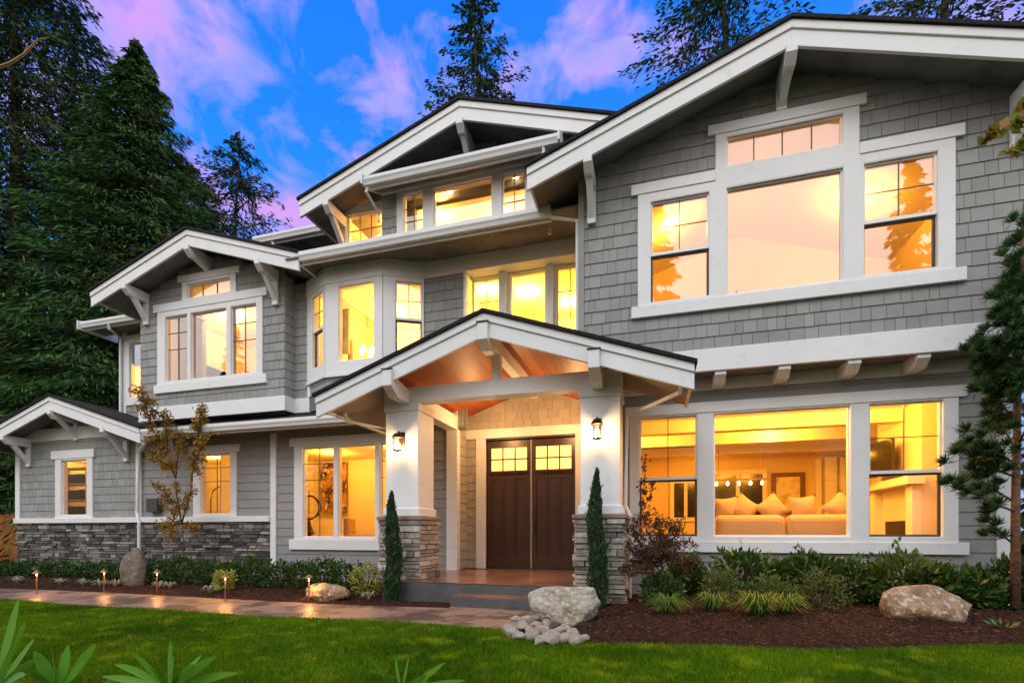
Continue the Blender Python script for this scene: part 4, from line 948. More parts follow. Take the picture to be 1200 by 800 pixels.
def conifer(u, t, H_, Rb, seed, label, m='conifer', nb=230, ns=95, ll=(.22, .42), lw=(.035, .075), droop=.35, start=.04, top_sharp=.85, airy=0, wk=.16, group='tall conifers behind the house', name='conifer', loc=None):
    global rng
    rng = np.random.default_rng(seed)
    x, y = W(u, t) if loc is None else loc
    root = thing(name, (x, y, -.02), label, 'tree', group)
    pts = [(0, 0, 0)]; k = 10
    for i in range(1, k+1): pts.append((rng.normal(0, .04)*i/3, rng.normal(0, .04)*i/3, H_*i/k))
    MB().tube(pts, [max(.02, H_*.014*(1-i/k*.97)) for i in range(k+1)], 8).build('trunk', M['bark'], root, smooth=True)
    f = rng.random(nb)**1.15; f = start+(1-start)*f; az = rng.uniform(0, 6.283, nb)
    L_ = Rb*(1-f)**top_sharp*rng.uniform(.65, 1.15, nb)+.12
    C = []; Dv = []
    for i in range(nb):
        n = int(ns*(.25+L_[i]/Rb))
        s_ = rng.random(n)**.7; 
        d = np.array([math.cos(az[i]), math.sin(az[i])]); side = np.array([-d[1], d[0]])
        wob = rng.normal(0, 1, n)*L_[i]*wk*(.3+s_*(1-s_)*2.6)
        rr_ = s_*L_[i]
        z = f[i]*H_+rr_*.12-droop*(s_**1.6)*L_[i]*.55-np.abs(wob)*.25-rng.random(n)*.18
        C.append(np.c_[d[0]*rr_+side[0]*wob, d[1]*rr_+side[1]*wob, z])
        Dv.append(np.c_[d[0]+side[0]*wob*1.5+rng.normal(0, .4, n), d[1]+side[1]*wob*1.5+rng.normal(0, .4, n), -.55-rng.random(n)*.5+airy])
    C = np.concatenate(C); Dv = np.concatenate(Dv); n = len(C)
    V, Fq = diamonds(C, Dv, rng.uniform(*ll, n), rng.uniform(*lw, n))
    npmesh('crown', V, Fq, M[m], root)
    bm_ = MB()
    for i in range(0, nb, 2):
        z0_ = f[i]*H_; d = (math.cos(az[i]), math.sin(az[i]))
        q_ = f[i]*10; j_ = min(9, int(q_)); c0_ = Vector(pts[j_]).lerp(Vector(pts[j_+1]), q_-j_)
        bm_.tube([tuple(c0_), (d[0]*L_[i]*.45, d[1]*L_[i]*.45, z0_+L_[i]*.03), (d[0]*L_[i]*.85, d[1]*L_[i]*.85, z0_-droop*.35*L_[i])], [.035, .02, .008], 4)
    bm_.build('limbs', M['bark'], root)
    return root
conifer(18, 20, 30, 7.4, 1, 'huge dark conifer filling the left edge of the frame', nb=720, ns=160, droop=.75, ll=(.18, .40), lw=(.045, .09), top_sharp=.62, start=.08)
conifer(160, 20, 21.0, 8.4, 2, 'tall green conifer with its tip left of the pink clouds', 'conifer2', nb=1100, ns=150, droop=.55, top_sharp=.86)
conifer(279, 22, 18.9, 6.6, 3, 'slim airy conifer rising just left of the upper gable', 'conifer', nb=400, ns=110, droop=.15, top_sharp=.66, ll=(.14, .28), airy=.3, wk=.10)
conifer(-75, 22, 20, 5.6, 4, 'dark conifer cut by the left edge above the wood fence', nb=560, ns=110, droop=.6, top_sharp=.6)
conifer(92, 23, 25.5, 6.2, 5, 'dark conifer standing between the two largest left trees', nb=330, ns=120, droop=.5, top_sharp=.62)
conifer(222, 26, 20.5, 7.6, 6, 'dark conifer behind the upper left wing roof', nb=560, ns=110, droop=.5, top_sharp=.6)
conifer(560, 27, 31.5, 9.0, 7, 'lone dark spruce above the topmost gable', nb=200, ns=140, droop=.02, ll=(.16, .34), lw=(.06, .12), airy=.3, top_sharp=.75, start=.5, wk=.08)
conifer(850, 21, 30, 9.5, 8, 'dark spruce above the left slope of the large gable', nb=260, ns=140, droop=.12, ll=(.16, .34), lw=(.05, .11), airy=.3, start=.4, top_sharp=.75, wk=.09)
conifer(1110, 19, 30, 9.5, 9, 'dark spruce behind the right end of the large roof', nb=270, ns=140, droop=.12, ll=(.16, .34), lw=(.05, .11), airy=.3, start=.35, top_sharp=.75, wk=.09)
conifer(1290, 13, 7, 2.6, 11, 'low dark evergreen beyond the right corner of the house', nb=300, ns=80, droop=.3)
# trees across the street behind the photographer: the windows mirror them
proto = conifer(0, 0, 24, 4.6, 10, 'tall conifer across the street mirrored in the windows', nb=420, ns=80, droop=.35, ll=(.3, .6), lw=(.10, .20), group='conifers across the street', loc=(.2, -20))
for (lx, ly, sc) in ((14.9, -20, 1.0), (5.4, -21, .72), (-12, -22, .8), (-6.5, -24, .62), (10.3, -25, .6), (-18, -20, .95), (22, -21, .9), (-26, -19, .9), (-35, -18, .8)):
    c = copy_tree(proto); c.location = (lx, ly, 0); c.scale = (sc,)*3; c.rotation_euler = (0, 0, lx)

def shrub(name, u, t, w_, h, m, n, leaf, label, cat='shrub', group=None, z=.03, asp=.42, seed=0, stems=True, top=.55, D_=None):
    global rng
    rng = np.random.default_rng(seed+900)
    x, y = W(u, t); root = thing(name, (x, y, z), label, cat, group)
    P = rng.normal(0, 1, (n, 3)); P /= np.linalg.norm(P, axis=1, keepdims=True); r = rng.uniform(.45, 1, n)**.5
    lump = 1+.22*np.sin(P[:, 0]*5+seed)*np.cos(P[:, 1]*4+seed*2)+.12*rng.normal(0, 1, n)
    r = r*lump
    C = P*r[:, None]*[w_/2, w_/2*.8, h*.5]+[0, 0, h*.52]; C[:, 2] = np.maximum(C[:, 2], .02+rng.random(n)*.03)
    Dv = P+np.array([0, 0, top])+rng.normal(0, .45, (n, 3))
    V, Fq = diamonds(C, Dv, rng.uniform(*leaf, n), rng.uniform(*leaf, n)*asp)
    npmesh('foliage', V, Fq, M[m], root)
    s_ = MB()
    for i in range(7):
        a = i*.9; s_.tube([(0, 0, 0), (math.cos(a)*w_*.15, math.sin(a)*w_*.12, h*.4), (math.cos(a)*w_*.33, math.sin(a)*w_*.26, h*.75)], [.012, .009, .004], 5)
    s_.build('stems', M['bark'], root)
    return root
# hedge of laurels under the living room window (right)
gR = 'laurels planted under the living room window'
for i, (u, t, w_, h, mm, lab) in enumerate([
    (806, 6.75, .55, .62, 'laurel', 'dark laurel just right of the bronze maple'), (868, 6.5, .80, .74, 'laurel', 'dark laurel below the left end of the wide centre pane'), (912, 6.6, .5, .60, 'laurel', 'narrow laurel under the cushions of the lit window'),
    (950, 6.4, .70, .70, 'laurel', 'laurel behind the middle of the right bed'), (1000, 6.15, .66, .62, 'laurel', 'laurel left of the golden tipped shrub'),
    (1058, 5.9, .86, .74, 'olive2', 'olive green shrub with golden tips behind the ochre boulder'), (1098, 5.85, .60, .58, 'laurel', 'laurel behind the right end of the ochre boulder'), (1140, 5.8, .62, .55, 'laurel', 'laurel left of the young pine trunk'), (1195, 5.75, .6, .66, 'laurel', 'laurel cut by the right edge behind the pine trunk')]):
    if mm == 'olive2': M.setdefault('olive2', leafmat('golden_green_leaf', (.07, .11, .02), .5, .45, .2))
    shrub('laurel_shrub', u, t, w_, h, mm, 1150, (.07, .13), lab, group=gR, seed=i)
for i, (u, t, w_, h, mm, lab, lf) in enumerate([
    (843, 5.9, .44, .52, 'olive', 'small olive mound right of the bronze maple', (.03, .05)), (904, 5.75, .52, .46, 'olive', 'pale olive mound in the middle of the right bed', (.03, .05)), (962, 5.8, .58, .52, 'olive', 'round olive mound left of the ochre boulder', (.03, .05)),
    (775, 6.0, .5, .48, 'laurel', 'dark shrub under the bronze maple', (.06, .10))]):
    shrub('mound_shrub', u, t, w_, h, mm, 1300 if lf[0] < .05 else 700, lf, lab, group='low mounds in the right bed', seed=20+i)
# ornamental grasses
def tuft(u, t, r, h, n, label, m='blade', seed=0, z=.06, cat='ornamental grass', wd=.006, name='grass_tuft'):
    rr = np.random.default_rng(seed+77); x, y = W(u, t); V = []; Fq = []
    for i in range(n):
        a = rr.uniform(0, 6.283); L_ = rr.uniform(.5, 1)*r; hh = h*rr.uniform(.5, 1.05); d = np.array([math.cos(a), math.sin(a)]); s_ = np.array([-d[1], d[0]])*wd
        for k, (f, zf, wf) in enumerate(((.03, 0, 1), (.25, .62, 1), (.6, 1.0, .8), (1.0, .72, .1))):
            c = d*L_*f; V += [(c[0]-s_[0]*wf, c[1]-s_[1]*wf, hh*zf), (c[0]+s_[0]*wf, c[1]+s_[1]*wf, hh*zf)]
        o = i*8; Fq += [(o, o+1, o+3, o+2), (o+2, o+3, o+5, o+4), (o+4, o+5, o+7, o+6)]
    o = npmesh(name, np.array(V), np.array(Fq), M[m]); o.location = (x, y, z); return tag(o, label, cat, 'tufts of arching grass in the beds')
tuft(783, 5.35, .32, .26, 170, 'green grass tuft in front of the bronze maple', seed=1)
tuft(835, 5.5, .30, .27, 150, 'grass tuft below the small olive mound', seed=2)
tuft(888, 5.2, .36, .30, 210, 'wide grass tuft nearest the lawn in the right bed', seed=3)
tuft(922, 5.35, .32, .27, 170, 'grass tuft behind and right of the widest one', seed=4)
def herb(u, t, n, ll, label, m='blade', seed=0, z=.06, wdt=.3, up=.5, name='herb', grp=None, cat='plant'):
    rr = np.random.default_rng(seed+5); x, y = W(u, t); C = []; Dv = []
    for i in range(n):
        a = rr.uniform(0, 6.283); e = rr.uniform(.15, 1.2)*up; d = np.array([math.cos(a), math.sin(a), e]); d /= np.linalg.norm(d); l = rr.uniform(.6, 1)*ll
        C.append(d*l*rr.uniform(.45, .9)); Dv.append(d)
    V, Fq = diamonds(np.array(C), np.array(Dv), np.full(n, ll*.7), np.full(n, ll*.7*wdt), up=np.array([[0, 0, 1.]]))
    o = npmesh(name, V, Fq, M[m]); o.location = (x, y, z); return tag(o, label, cat, grp)
herb(1174, 4.85, 34, .17, 'small leafy plant at the right end of the mulch', seed=3, up=.9, z=.02)
# left hedge
gL = 'boxwood shrubs along the left wall'
for i, (u, t) in enumerate([(6, 10.6), (38, 10.4), (70, 10.2), (104, 10.0), (134, 9.8)]):
    shrub('boxwood', u, t, .78, .36, 'box', 800, (.05, .09), ['low dark boxwood cut by the left edge', 'low boxwood second from the left edge', 'low boxwood under the single gable window', 'low boxwood right of the single gable window', 'low boxwood just left of the standing stone'][i], group=gL, seed=40+i)
lb = ['right of the standing stone', 'at the foot of the maple sapling', 'right of the maple sapling', 'under the small ground floor window', 'left of the vertical white corner board', 'in front of the vertical white corner board', 'below the left end of the three part window', 'behind the low ochre boulder', 'left of the yellow shrub']
for i, (u, t) in enumerate([(187, 9.0), (214, 8.85), (243, 8.7), (273, 8.55), (300, 8.4), (326, 8.25), (352, 8.15), (379, 8.05), (404, 7.9)]):
    shrub('boxwood', u, t, .60, .50+.05*math.sin(i*2), 'box', 1000, (.045, .08), 'dense dark boxwood '+lb[i], group=gL, seed=60+i)
shrub('euonymus_shrub', 430, 7.45, .50, .50, 'yellow', 650, (.04, .075), 'yellow green variegated shrub left of the narrow cypress', seed=80)
shrub('euonymus_shrub', 262, 8.0, .38, .36, 'yellow', 420, (.04, .075), 'golden shrub glowing behind a path light in the left bed', seed=81)
M['pale'] = leafmat('variegated_blade', (.42, .40, .24), .5, .25, .2)
for i, (u, t) in enumerate([(70, 8.9), (98, 8.8), (117, 8.6), (186, 8.3), (199, 8.3), (246, 7.7), (432, 6.9), (20, 9.2), (135, 8.6)]):
    lab = ['under the single gable window', 'between two left path lights', 'left of the standing stone', 'right of the standing stone', 'below the maple sapling', 'left of the golden shrub', 'at the foot of the narrow cypress', 'near the left edge of the bed', 'close against the standing stone'][i]
    tuft(u, t, .17, .13, 34, 'pale variegated tuft '+lab, 'pale', seed=30+i, z=.04, wd=.009, name='sedge_tuft')
# narrow cypresses
def cypress(u, t, h, w_, label, seed):
    global rng
    rng = np.random.default_rng(seed); x, y = W(u, t); root = thing('cypress', (x, y, .03), label, 'tree', 'narrow cypresses beside the portico pillars'); n = 5200
    f = rng.random(n); prof = (np.minimum(1, (1-f)*3.2)**.6)*(1-.42*f)*(.75+.25*np.minimum(1, f*6)); a = rng.uniform(0, 6.283, n)
    r = w_/2*prof*rng.uniform(.5, 1.0, n)**.5*(1+.16*np.sin(a*3+f*17)+.10*np.sin(a*5-f*41))*np.where(rng.random(n) < .08, rng.uniform(1.1, 1.5, n), 1); C = np.c_[np.cos(a)*r+.02*np.sin(f*7+seed), np.sin(a)*r, f*h]
    Dv = np.c_[np.cos(a)*.3, np.sin(a)*.3, np.ones(n)]+rng.normal(0, .25, (n, 3))
    V, Fq = diamonds(C, Dv, rng.uniform(.04, .09, n), rng.uniform(.012, .022, n)); npmesh('foliage', V, Fq, M['cypress'], root)
    MB().tube([(0, 0, -.03), (0, 0, h*.8)], [.018, .006], 6).build('trunk', M['bark'], root)
cypress(460, 6.95, 1.53, .25, 'narrow cypress in front of the left portico pillar', 5)
cypress(699, 6.2, 1.76, .25, 'narrow cypress in front of the right portico pillar', 6)
# ---- branching small trees
def branchy(name, base, tips, m, leaf, nleaf, label, trunk_r=.02, spread=.1, cat='tree', seed=0, hang=0, asp=.6, forks=None, sub=5, jit=.06):
    """base: xyz; tips: list of (fork point, tip point, leaves share, spread)"""
    global rng
    rng = np.random.default_rng(seed); rr = random.Random(seed)
    root = thing(name, base, label, cat); B = Vector(base)
    tr = MB(); C = []; Dv = []
    for (pf, pt, k, sp) in tips:
        a, e = Vector(pf)-B, Vector(pt)-B; mid = (a+e)/2+Vector((rr.gauss(0, jit), rr.gauss(0, jit), rr.gauss(0, jit)*.5))
        pts = [a*(1-q)**2+mid*2*q*(1-q)+e*q*q for q in [i/6 for i in range(7)]]
        tr.tube(pts, [trunk_r*.6*(1-i/7.5) for i in range(7)], 5)
        for j in range(sub):
            q = rr.uniform(.25, 1); c = pts[int(q*6)]; dd = Vector((rr.gauss(0, 1), rr.gauss(0, 1), rr.gauss(.2, .8)-hang)).normalized()*sp*1.5
            tr.tube([c, c+dd*.5+Vector((0, 0, .02)), c+dd], [trunk_r*.22, trunk_r*.15, trunk_r*.07], 4)
            n = int(nleaf*k/sub); s_ = rng.random(n); P = np.array(c)+np.outer(s_, np.array(dd))+rng.normal(0, sp*.35, (n, 3)); C.append(P); Dv.append(rng.normal(0, 1, (n, 3))+[0, 0, -hang-.2])
        n = int(nleaf*k*.4); s_ = rng.uniform(.2, 1, n); P = np.array([list(pts[int(q*6)]) for q in s_]).reshape(-1, 3)+rng.normal(0, sp*.4, (n, 3)); C.append(P); Dv.append(rng.normal(0, 1, (n, 3))+[0, 0, -hang])
    C = np.concatenate(C); Dv = np.concatenate(Dv); n = len(C)
    V, Fq = diamonds(C, Dv, rng.uniform(*leaf, n), rng.uniform(*leaf, n)*asp); npmesh('foliage', V, Fq, M[m], root)
    tr.build('branches', M['bark'], root)
    return root
def at(u, v, t): x, y = W(u, t); return (x, y, CZ+t*(V0-v)/F)
t0 = 9.9; bs = at(214, 680, t0); bs = (bs[0], bs[1], 0.0)
f1 = at(213, 612, t0); f2 = at(207, 590, t0); f3 = at(216, 575, t0)
r_ = branchy('maple_sapling', bs, [(bs, f1, .0, .05), (f1, at(206, 560, t0), .3, .10), (at(206, 560, t0), at(180, 505, t0-.1), .8, .15), (at(180, 505, t0-.1), at(164, 452, t0-.2), 1.0, .14), (at(195, 530, t0), at(190, 480, t0+.1), .7, .13), (f2, at(175, 560, t0-.2), .5, .14),
    (f1, at(226, 560, t0), .3, .1), (at(224, 565, t0), at(232, 510, t0), .7, .12), (at(232, 510, t0), at(236, 472, t0-.1), .8, .10), (at(226, 545, t0), at(246, 505, t0-.2), .5, .10), (f2, at(196, 640, t0-.3), .35, .12), (f1, at(185, 618, t0-.2), .35, .13), (f1, at(236, 618, t0-.1), .25, .10), (at(200, 545, t0), at(172, 530, t0+.1), .5, .13), (at(206, 560, t0), at(214, 500, t0), .45, .12)],
    'autumn', (.04, .085), 420, 'slender autumn maple sapling in front of the left clapboard wall', .028, seed=3)
t0 = 6.05; bs = at(776, 712, t0); bs = (bs[0], bs[1], .05); fk = at(775, 650, t0)
tips = [(bs, fk, .02, .03), (bs, at(742, 650, t0+.1), .2, .08)]
for (u, v, dt, k) in ((740, 610, -.1, 1), (728, 640, 0, .9), (724, 668, .1, .8), (752, 598, .2, .9), (770, 604, -.2, .9), (792, 612, .1, .8), (812, 632, 0, .8), (818, 660, .1, .6), (745, 670, -.3, .8), (765, 640, -.3, .9), (790, 650, -.3, .8), (758, 655, .3, .8), (800, 600, .2, .4)): tips.append((fk if k < 1 else at(760, 660, t0), at(u, v, t0+dt), k, .10))
branchy('bronze_maple', bs, tips, 'mapleR', (.03, .06), 420, 'low bronze leaved maple in front of the right portico pillar', .022, seed=4, hang=.5, asp=.4, sub=7)
bs = at(752, 700, 6.5); bs = (bs[0], bs[1], .05)
branchy('thin_sapling', bs, [(bs, at(752, 600, 6.5), .05, .03), (at(752, 600, 6.5), at(756, 525, 6.5), .8, .06), (at(752, 600, 6.5), at(766, 560, 6.5), .4, .05)], 'mapleR', (.035, .06), 110, 'thin leafy shoot rising against the left pane of the living room window', .012, seed=8, cat='shrub')
# near branch at the top right and twig at the top left
b0 = at(1290, 60, 2.6)
M['leafy'] = mat('turning_leaf', (1, 1, 1), .45, .4, island=[(.20, .28, .03), (.32, .34, .04), (.40, .18, .03), (.16, .22, .03)], trans=.35)
branchy('overhanging_branch', b0, [(b0, at(1225, 125, 2.6), .1, .03), (at(1225, 125, 2.6), at(1180, 148, 2.6), .35, .035), (at(1180, 148, 2.6), at(1140, 176, 2.6), .3, .03), (at(1215, 135, 2.6), at(1190, 185, 2.6), .5, .03), (at(1215, 130, 2.6), at(1200, 120, 2.6), .3, .03), (at(1290, 60, 2.6), at(1235, 200, 2.6), .4, .05)],
    'leafy', (.05, .09), 60, 'near branch with large green and orange leaves at the right edge', .010, seed=5, cat='branch', hang=.6, sub=4, jit=.02)
b = MB(); b.tube([at(-60, 100, 3), at(-10, 82, 3), at(12, 74, 3), at(28, 64, 3), at(44, 47, 3), at(58, 44, 3)], [.012, .009, .008, .007, .005, .002], 6); b.tube([at(28, 64, 3), at(33, 50, 3)], [.004, .002], 5)
tag(b.build('bare_twig', mat('orange_brown_twig', (.32, .17, .07), .7)), 'bare orange brown twig crossing the top left corner', 'twig')
# ---- young pine at the right edge
def pine():
    t = 5.55; base = at(1190, 712, t); base = Vector((base[0], base[1], .05)); root = thing('young_pine', base, 'young long needled pine at the right edge of the bed', 'tree')
    pts = [at(1190, 712, t), at(1190, 600, t), at(1192, 480, t), at(1195, 380, t), at(1198, 290, t), at(1200, 235, t)]
    MB().tube([Vector(p)-base for p in pts], [.046, .040, .034, .027, .018, .008], 8).build('trunk', mat('pine_bark', (.20, .095, .05), .9, bump=(25, 1, .02), var=(10, (.10, .05, .03), .4, .7)), root, smooth=True)
    rr = random.Random(2); g = np.random.default_rng(4); br = MB(); C = []; Dv = []
    def tufts(c, d, n=130, L_=.145):
        a = g.normal(0, .75, (n, 3))+np.array(d)*1.1; a /= np.linalg.norm(a, axis=1, keepdims=True); l = L_*g.uniform(.6, 1, n)
        C.append(np.array(c)+a*l[:, None]*.5); Dv.append(np.c_[a, l])
    # branch ends: v on the trunk, end pixel, depth offset, number of tufts
    for (v0, u1, v1, dt, nt, sp) in ((640, 1150, 600, .1, 5, .05), (600, 1118, 565, -.2, 8, .06), (590, 1128, 545, .2, 7, .07), (560, 1122, 525, 0, 11, .08), (545, 1140, 505, -.3, 10, .08), (530, 1165, 480, .3, 9, .08), (500, 1160, 450, 0, 14, .10),
        (470, 1158, 425, .2, 16, .10), (450, 1150, 405, -.2, 14, .09), (420, 1165, 395, .1, 14, .10), (400, 1178, 365, -.2, 12, .08), (370, 1172, 340, .1, 10, .07), (350, 1190, 315, 0, 10, .07), (330, 1196, 285, .1, 8, .05), (290, 1200, 258, 0, 5, .04),
        (560, 1240, 520, .2, 8, .1), (480, 1250, 430, 0, 12, .1), (420, 1240, 380, .2, 12, .1), (520, 1215, 470, -.4, 8, .08), (450, 1195, 430, -.45, 12, .10), (400, 1190, 400, -.4, 10, .08), (640, 1235, 600, 0, 6, .06), (350, 1225, 300, 0, 8, .07)):
        k = (712-v0)/482; i = min(4, int(k*5)); p = Vector(at(1190+9*k, v0, t))-base; e = Vector(at(u1, v1, t+dt))-base; m_ = (p+e)/2-Vector((0, 0, .05))
        ps = [p*(1-q)**2+m_*2*q*(1-q)+e*q*q for q in (0, .25, .5, .75, 1)]; br.tube(ps, [.015, .012, .009, .006, .004], 5)
        for j in range(int(nt*1.4)):
            q = rr.uniform(.25, 1) if j else 1; c = p*(1-q)**2+m_*2*q*(1-q)+e*q*q+Vector((rr.gauss(0, sp), rr.gauss(0, sp), rr.gauss(0, sp*.8))); d = (e-p).normalized()+Vector((0, 0, .35))
            tufts(c, d)
            br.tube([ps[min(4, int(q*4))], c], [.004, .002], 4)
    C = np.concatenate(C); A = np.concatenate(Dv); n = len(C)
    V, Fq = diamonds(C, A[:, :3], A[:, 3], np.full(n, .009)); npmesh('foliage', V, Fq, M['needle'], root); br.build('limbs', M['bark'], root)
pine()
# ---- near strap leaved plants at the bottom edge
def straps(base, lv, label, seed):
    """lv: list of (tip u, tip v, width m, t offset, curl)"""
    t = base[2]; bx, by = W(base[0], t); B = Vector((bx, by, .0)); root = thing('rhododendron', (bx, by, 0), label, 'plant', 'leafy shoots along the bottom edge')
    rr = random.Random(seed); st = MB()
    c0 = Vector(at(base[0], base[1], t))-B
    st.tube([(0, 0, 0), c0*.5+Vector((.02, 0, 0)), c0], [.010, .008, .006], 6); st.build('stem', M['bark'], root)
    for (u, v, w_, dt, cu) in lv:
        e = Vector(at(u, v, t+dt))-B; L_ = (e-c0).length; mid = (c0+e)/2+Vector((0, 0, L_*cu)); V = []; Fq = []; n = 10
        side0 = (e-c0).cross(Vector((rr.uniform(-.8, .8), -1, rr.uniform(-.2, .9)))).normalized()
        for i in range(n+1):
            q = i/n; p = c0*(1-q)**2+mid*2*q*(1-q)+e*q*q; ww = w_*.55*abs(math.sin(math.pi*min(.999, (q*.97+.02)**1.2)))**.7+.0012
            nrm = Vector((0, -1, .3)); 
            V += [p-side0*ww, p+Vector((0, .0, -ww*.35)), p+side0*ww]
            if i: o = i*3; Fq += [(o-3, o-2, o+1, o), (o-2, o-1, o+2, o+1)]
        npmesh('leaf', np.array([list(a) for a in V]), np.array(Fq), M['strap'], root, smooth=True)
straps((-6, 812, 2.5), [(35, 706, .035, -.1, .06), (30, 728, .03, .0, .05), (40, 748, .035, .1, .04), (22, 700, .04, .15, .02), (8, 712, .04, -.1, 0), (15, 760, .04, -.2, .03), (45, 770, .035, -.1, .06), (30, 790, .04, -.2, .1)], 'leafy shoot cut by the left edge at bottom left', 1)
straps((68, 812, 2.45), [(40, 762, .045, -.05, .05), (60, 757, .05, -.1, 0), (80, 755, .04, .05, 0), (112, 754, .045, -.05, .02), (98, 775, .045, -.2, .04), (30, 782, .04, -.1, .08), (52, 780, .05, -.25, .02), (90, 790, .05, -.25, .05)], 'broad leaved shoot second from the bottom left corner', 2)
straps((198, 812, 2.4), [(200, 750, .05, .05, .0), (204, 768, .055, -.15, 0), (155, 764, .03, 0, .10), (135, 778, .03, .05, .14), (235, 768, .035, .05, .05), (254, 768, .035, -.05, .09), (278, 788, .035, .0, .10), (228, 778, .045, -.2, .03), (175, 780, .035, -.15, .06), (120, 792, .03, 0, .1)], 'large leafy shoot in the lower left of the picture', 3)
straps((470, 814, 2.5), [(428, 767, .03, 0, .06), (463, 770, .015, .05, 0), (479, 769, .02, .0, 0), (521, 776, .025, -.05, .02), (500, 790, .03, -.1, .04), (450, 790, .03, -.1, .04), (545, 797, .025, -.05, .08)], 'small leafy shoot at the bottom centre', 4)

# ------------------------------------------------------------------ garden and porch lamps
def path_light(u, v, label, h=.36, e=2.2):
    x, y = G(u, v, .03); r = thing('path_light', (x, y, .0), label, 'path light', 'copper path lights along the bed')
    MB().tube([(0, 0, 0), (0, 0, h-.05)], .009, 8).build('stake', M['copper'], r)
    MB().lathe([(.008, h-.055), (.010, h-.045), (.010, h-.015), (.008, h-.01)], 12).build('bulb', M['glow'], r)
    MB().lathe([(.055, h-.012), (.05, h), (.012, h+.035), (.004, h+.045)], 16).build('shade', M['copper'], r, smooth=False)
    light('path_lamp_light', 'POINT', (0, 0, h-.075), e*3, (1, .42, .12), r, .022)
M['copper'] = mat('aged_copper', (.35, .17, .09), .4, .5, .6)
M['glow'] = mat('glowing_bulb', (1, .8, .5), emit=((1, .5, .16), 2.5))
path_light(43, 695, 'path light nearest the left edge of the bed')
path_light(122, 693, 'path light just left of the standing stone')
path_light(184, 694, 'path light just right of the standing stone')
path_light(264, 702, 'path light in front of the golden shrub')
path_light(362, 703, 'path light beside the low ochre boulder', e=3)
def lantern(u, v, label):
    x = X(u, Dp-.14); z = Z(u, v, Dp-.14); r = thing('wall_lantern', (x, Dp-.002, z), label, 'wall lantern', 'bronze lanterns on the portico pillars')
    y = -.14
    m = MB(); m.box(-.045, .045, -.022, 0, -.03, .17); m.tube([(0, -.02, .10), (0, -.06, .155), (0, -.11, .16), (0, y, .13)], .012, 8); m.build('mount', M['bronze'], r)
    MB().lathe([(.015, .135), (.05, .125), (.075, .085), (.088, .07), (.088, .06), (.07, .058)], 20, (0, y, 0)).build('hood', M['bronze'], r)
    MB().lathe([(.050, -.11), (.058, -.10), (.060, .05), (.055, .058)], 20, (0, y, 0)).build('glass', M['lglass'], r, smooth=True)
    m = MB(); m.lathe([(.03, -.135), (.062, -.125), (.062, -.112), (.05, -.111)], 20, (0, y, 0)); m.build('base_ring', M['bronze'], r)
    for a in (0, 1, 2, 3):
        w_ = a*math.pi/2+.78; m = MB(); m.tube([(.064*math.cos(w_), y+.064*math.sin(w_), -.12), (.064*math.cos(w_), y+.064*math.sin(w_), .062)], .004, 5); m.build('cage_bar', M['bronze'], r)
    MB().lathe([(.012, -.09), (.024, -.05), (.022, -.01), (.008, .02)], 12, (0, y, 0)).build('bulb', M['lbulb'], r, smooth=True)
    light('lantern_light', 'POINT', (0, y, -.03), 30, (1, .58, .24), r, .045)
M['lglass'] = glass_mat('lantern_glass', .06, (1, .95, .85))
M['lbulb'] = mat('lantern_bulb', (1, .9, .7), emit=((1, .74, .42), 40))
lantern(466, 518, 'lit bronze lantern on the left portico pillar'); lantern(699.5, 503, 'lit bronze lantern on the right portico pillar')
for k, (lx, ly, lab) in enumerate(((xpP-.65, 8.25, 'left'), (xpP+.65, 8.25, 'right'))):
    zc = s_(lx)-.165; r = thing('porch_downlight', (lx, ly, zc), 'small recessed lamp in the '+lab+' slope of the cedar porch ceiling', 'ceiling light', 'recessed lamps in the porch ceiling')
    MB().lathe([(.05, -.004), (.055, .0)], 16).build('lens', M['glow'], r)
    light('porch_light', 'POINT', (0, -.1, -.6), 32, (1, .55, .22), r, .1)

# ------------------------------------------------------------------ fence at the left edge
fr_ = thing('wood_fence', (-17, 9.3, 0), 'orange brown cedar board fence at the left edge', 'fence')
zf = CZ+ (V0-604)*tt(10, 9.3)/F
k = X(-120, 9.3)+17; 
fb = MB(); 
while k < X(24, 9.3)+17+.2: fb.box(k, k+.135, -.012, .012, 0, zf); k += .14
fb.build('boards', M['fence'], fr_)
for k in (X(-60, 9.3)+17, X(-8, 9.3)+17): MB().box(k, k+.09, .013, .1, 0, zf+.02).build('post', M['fence'], fr_)
MB().box(X(-120, 9.3)+17, X(24, 9.3)+17.2, -.03, .03, zf, zf+.03).build('cap_rail', M['fence'], fr_)

# ------------------------------------------------------------------ what the lit rooms show
# living room
sx0, sx1, sxm = X(838, 8.5), X(1000, 8.5), X(921, 8.5)
def soft(mb, x0, x1, y0, y1, z0, z1): mb.box(x0, x1, y0, y1, z0, z1)
def sofa(x0, x1, label):
    r = thing('sofa', ((x0+x1)/2, 8.45, .30), label, 'sofa', 'sofas backing on to the living room window'); w_ = x1-x0
    MB().box(-w_/2, w_/2, 0, .9, .08, .42).build('seat', M['sofa'], r, bevel=.05)
    m = MB().box(-w_/2, w_/2, 0, .22, .42, .97); m.build('backrest', M['sofa'], r, bevel=.10).modifiers['bevel'].segments = 4
    for s in (-1, 1): MB().box(s*(w_/2)-.11*(s > 0)-.0, s*(w_/2)+.11*(s < 0), .22, .9, .42, .66).build('armrest', M['sofa'], r, bevel=.04)
sofa(sx0, sxm-.01, 'left cream sofa seen from behind in the wide window'); sofa(sxm+.01, sx1+.1, 'right cream sofa seen from behind in the wide window')
M['pil'] = mat('beige_cushion', (.50, .33, .16), .9, .1, bump=(60, .3))
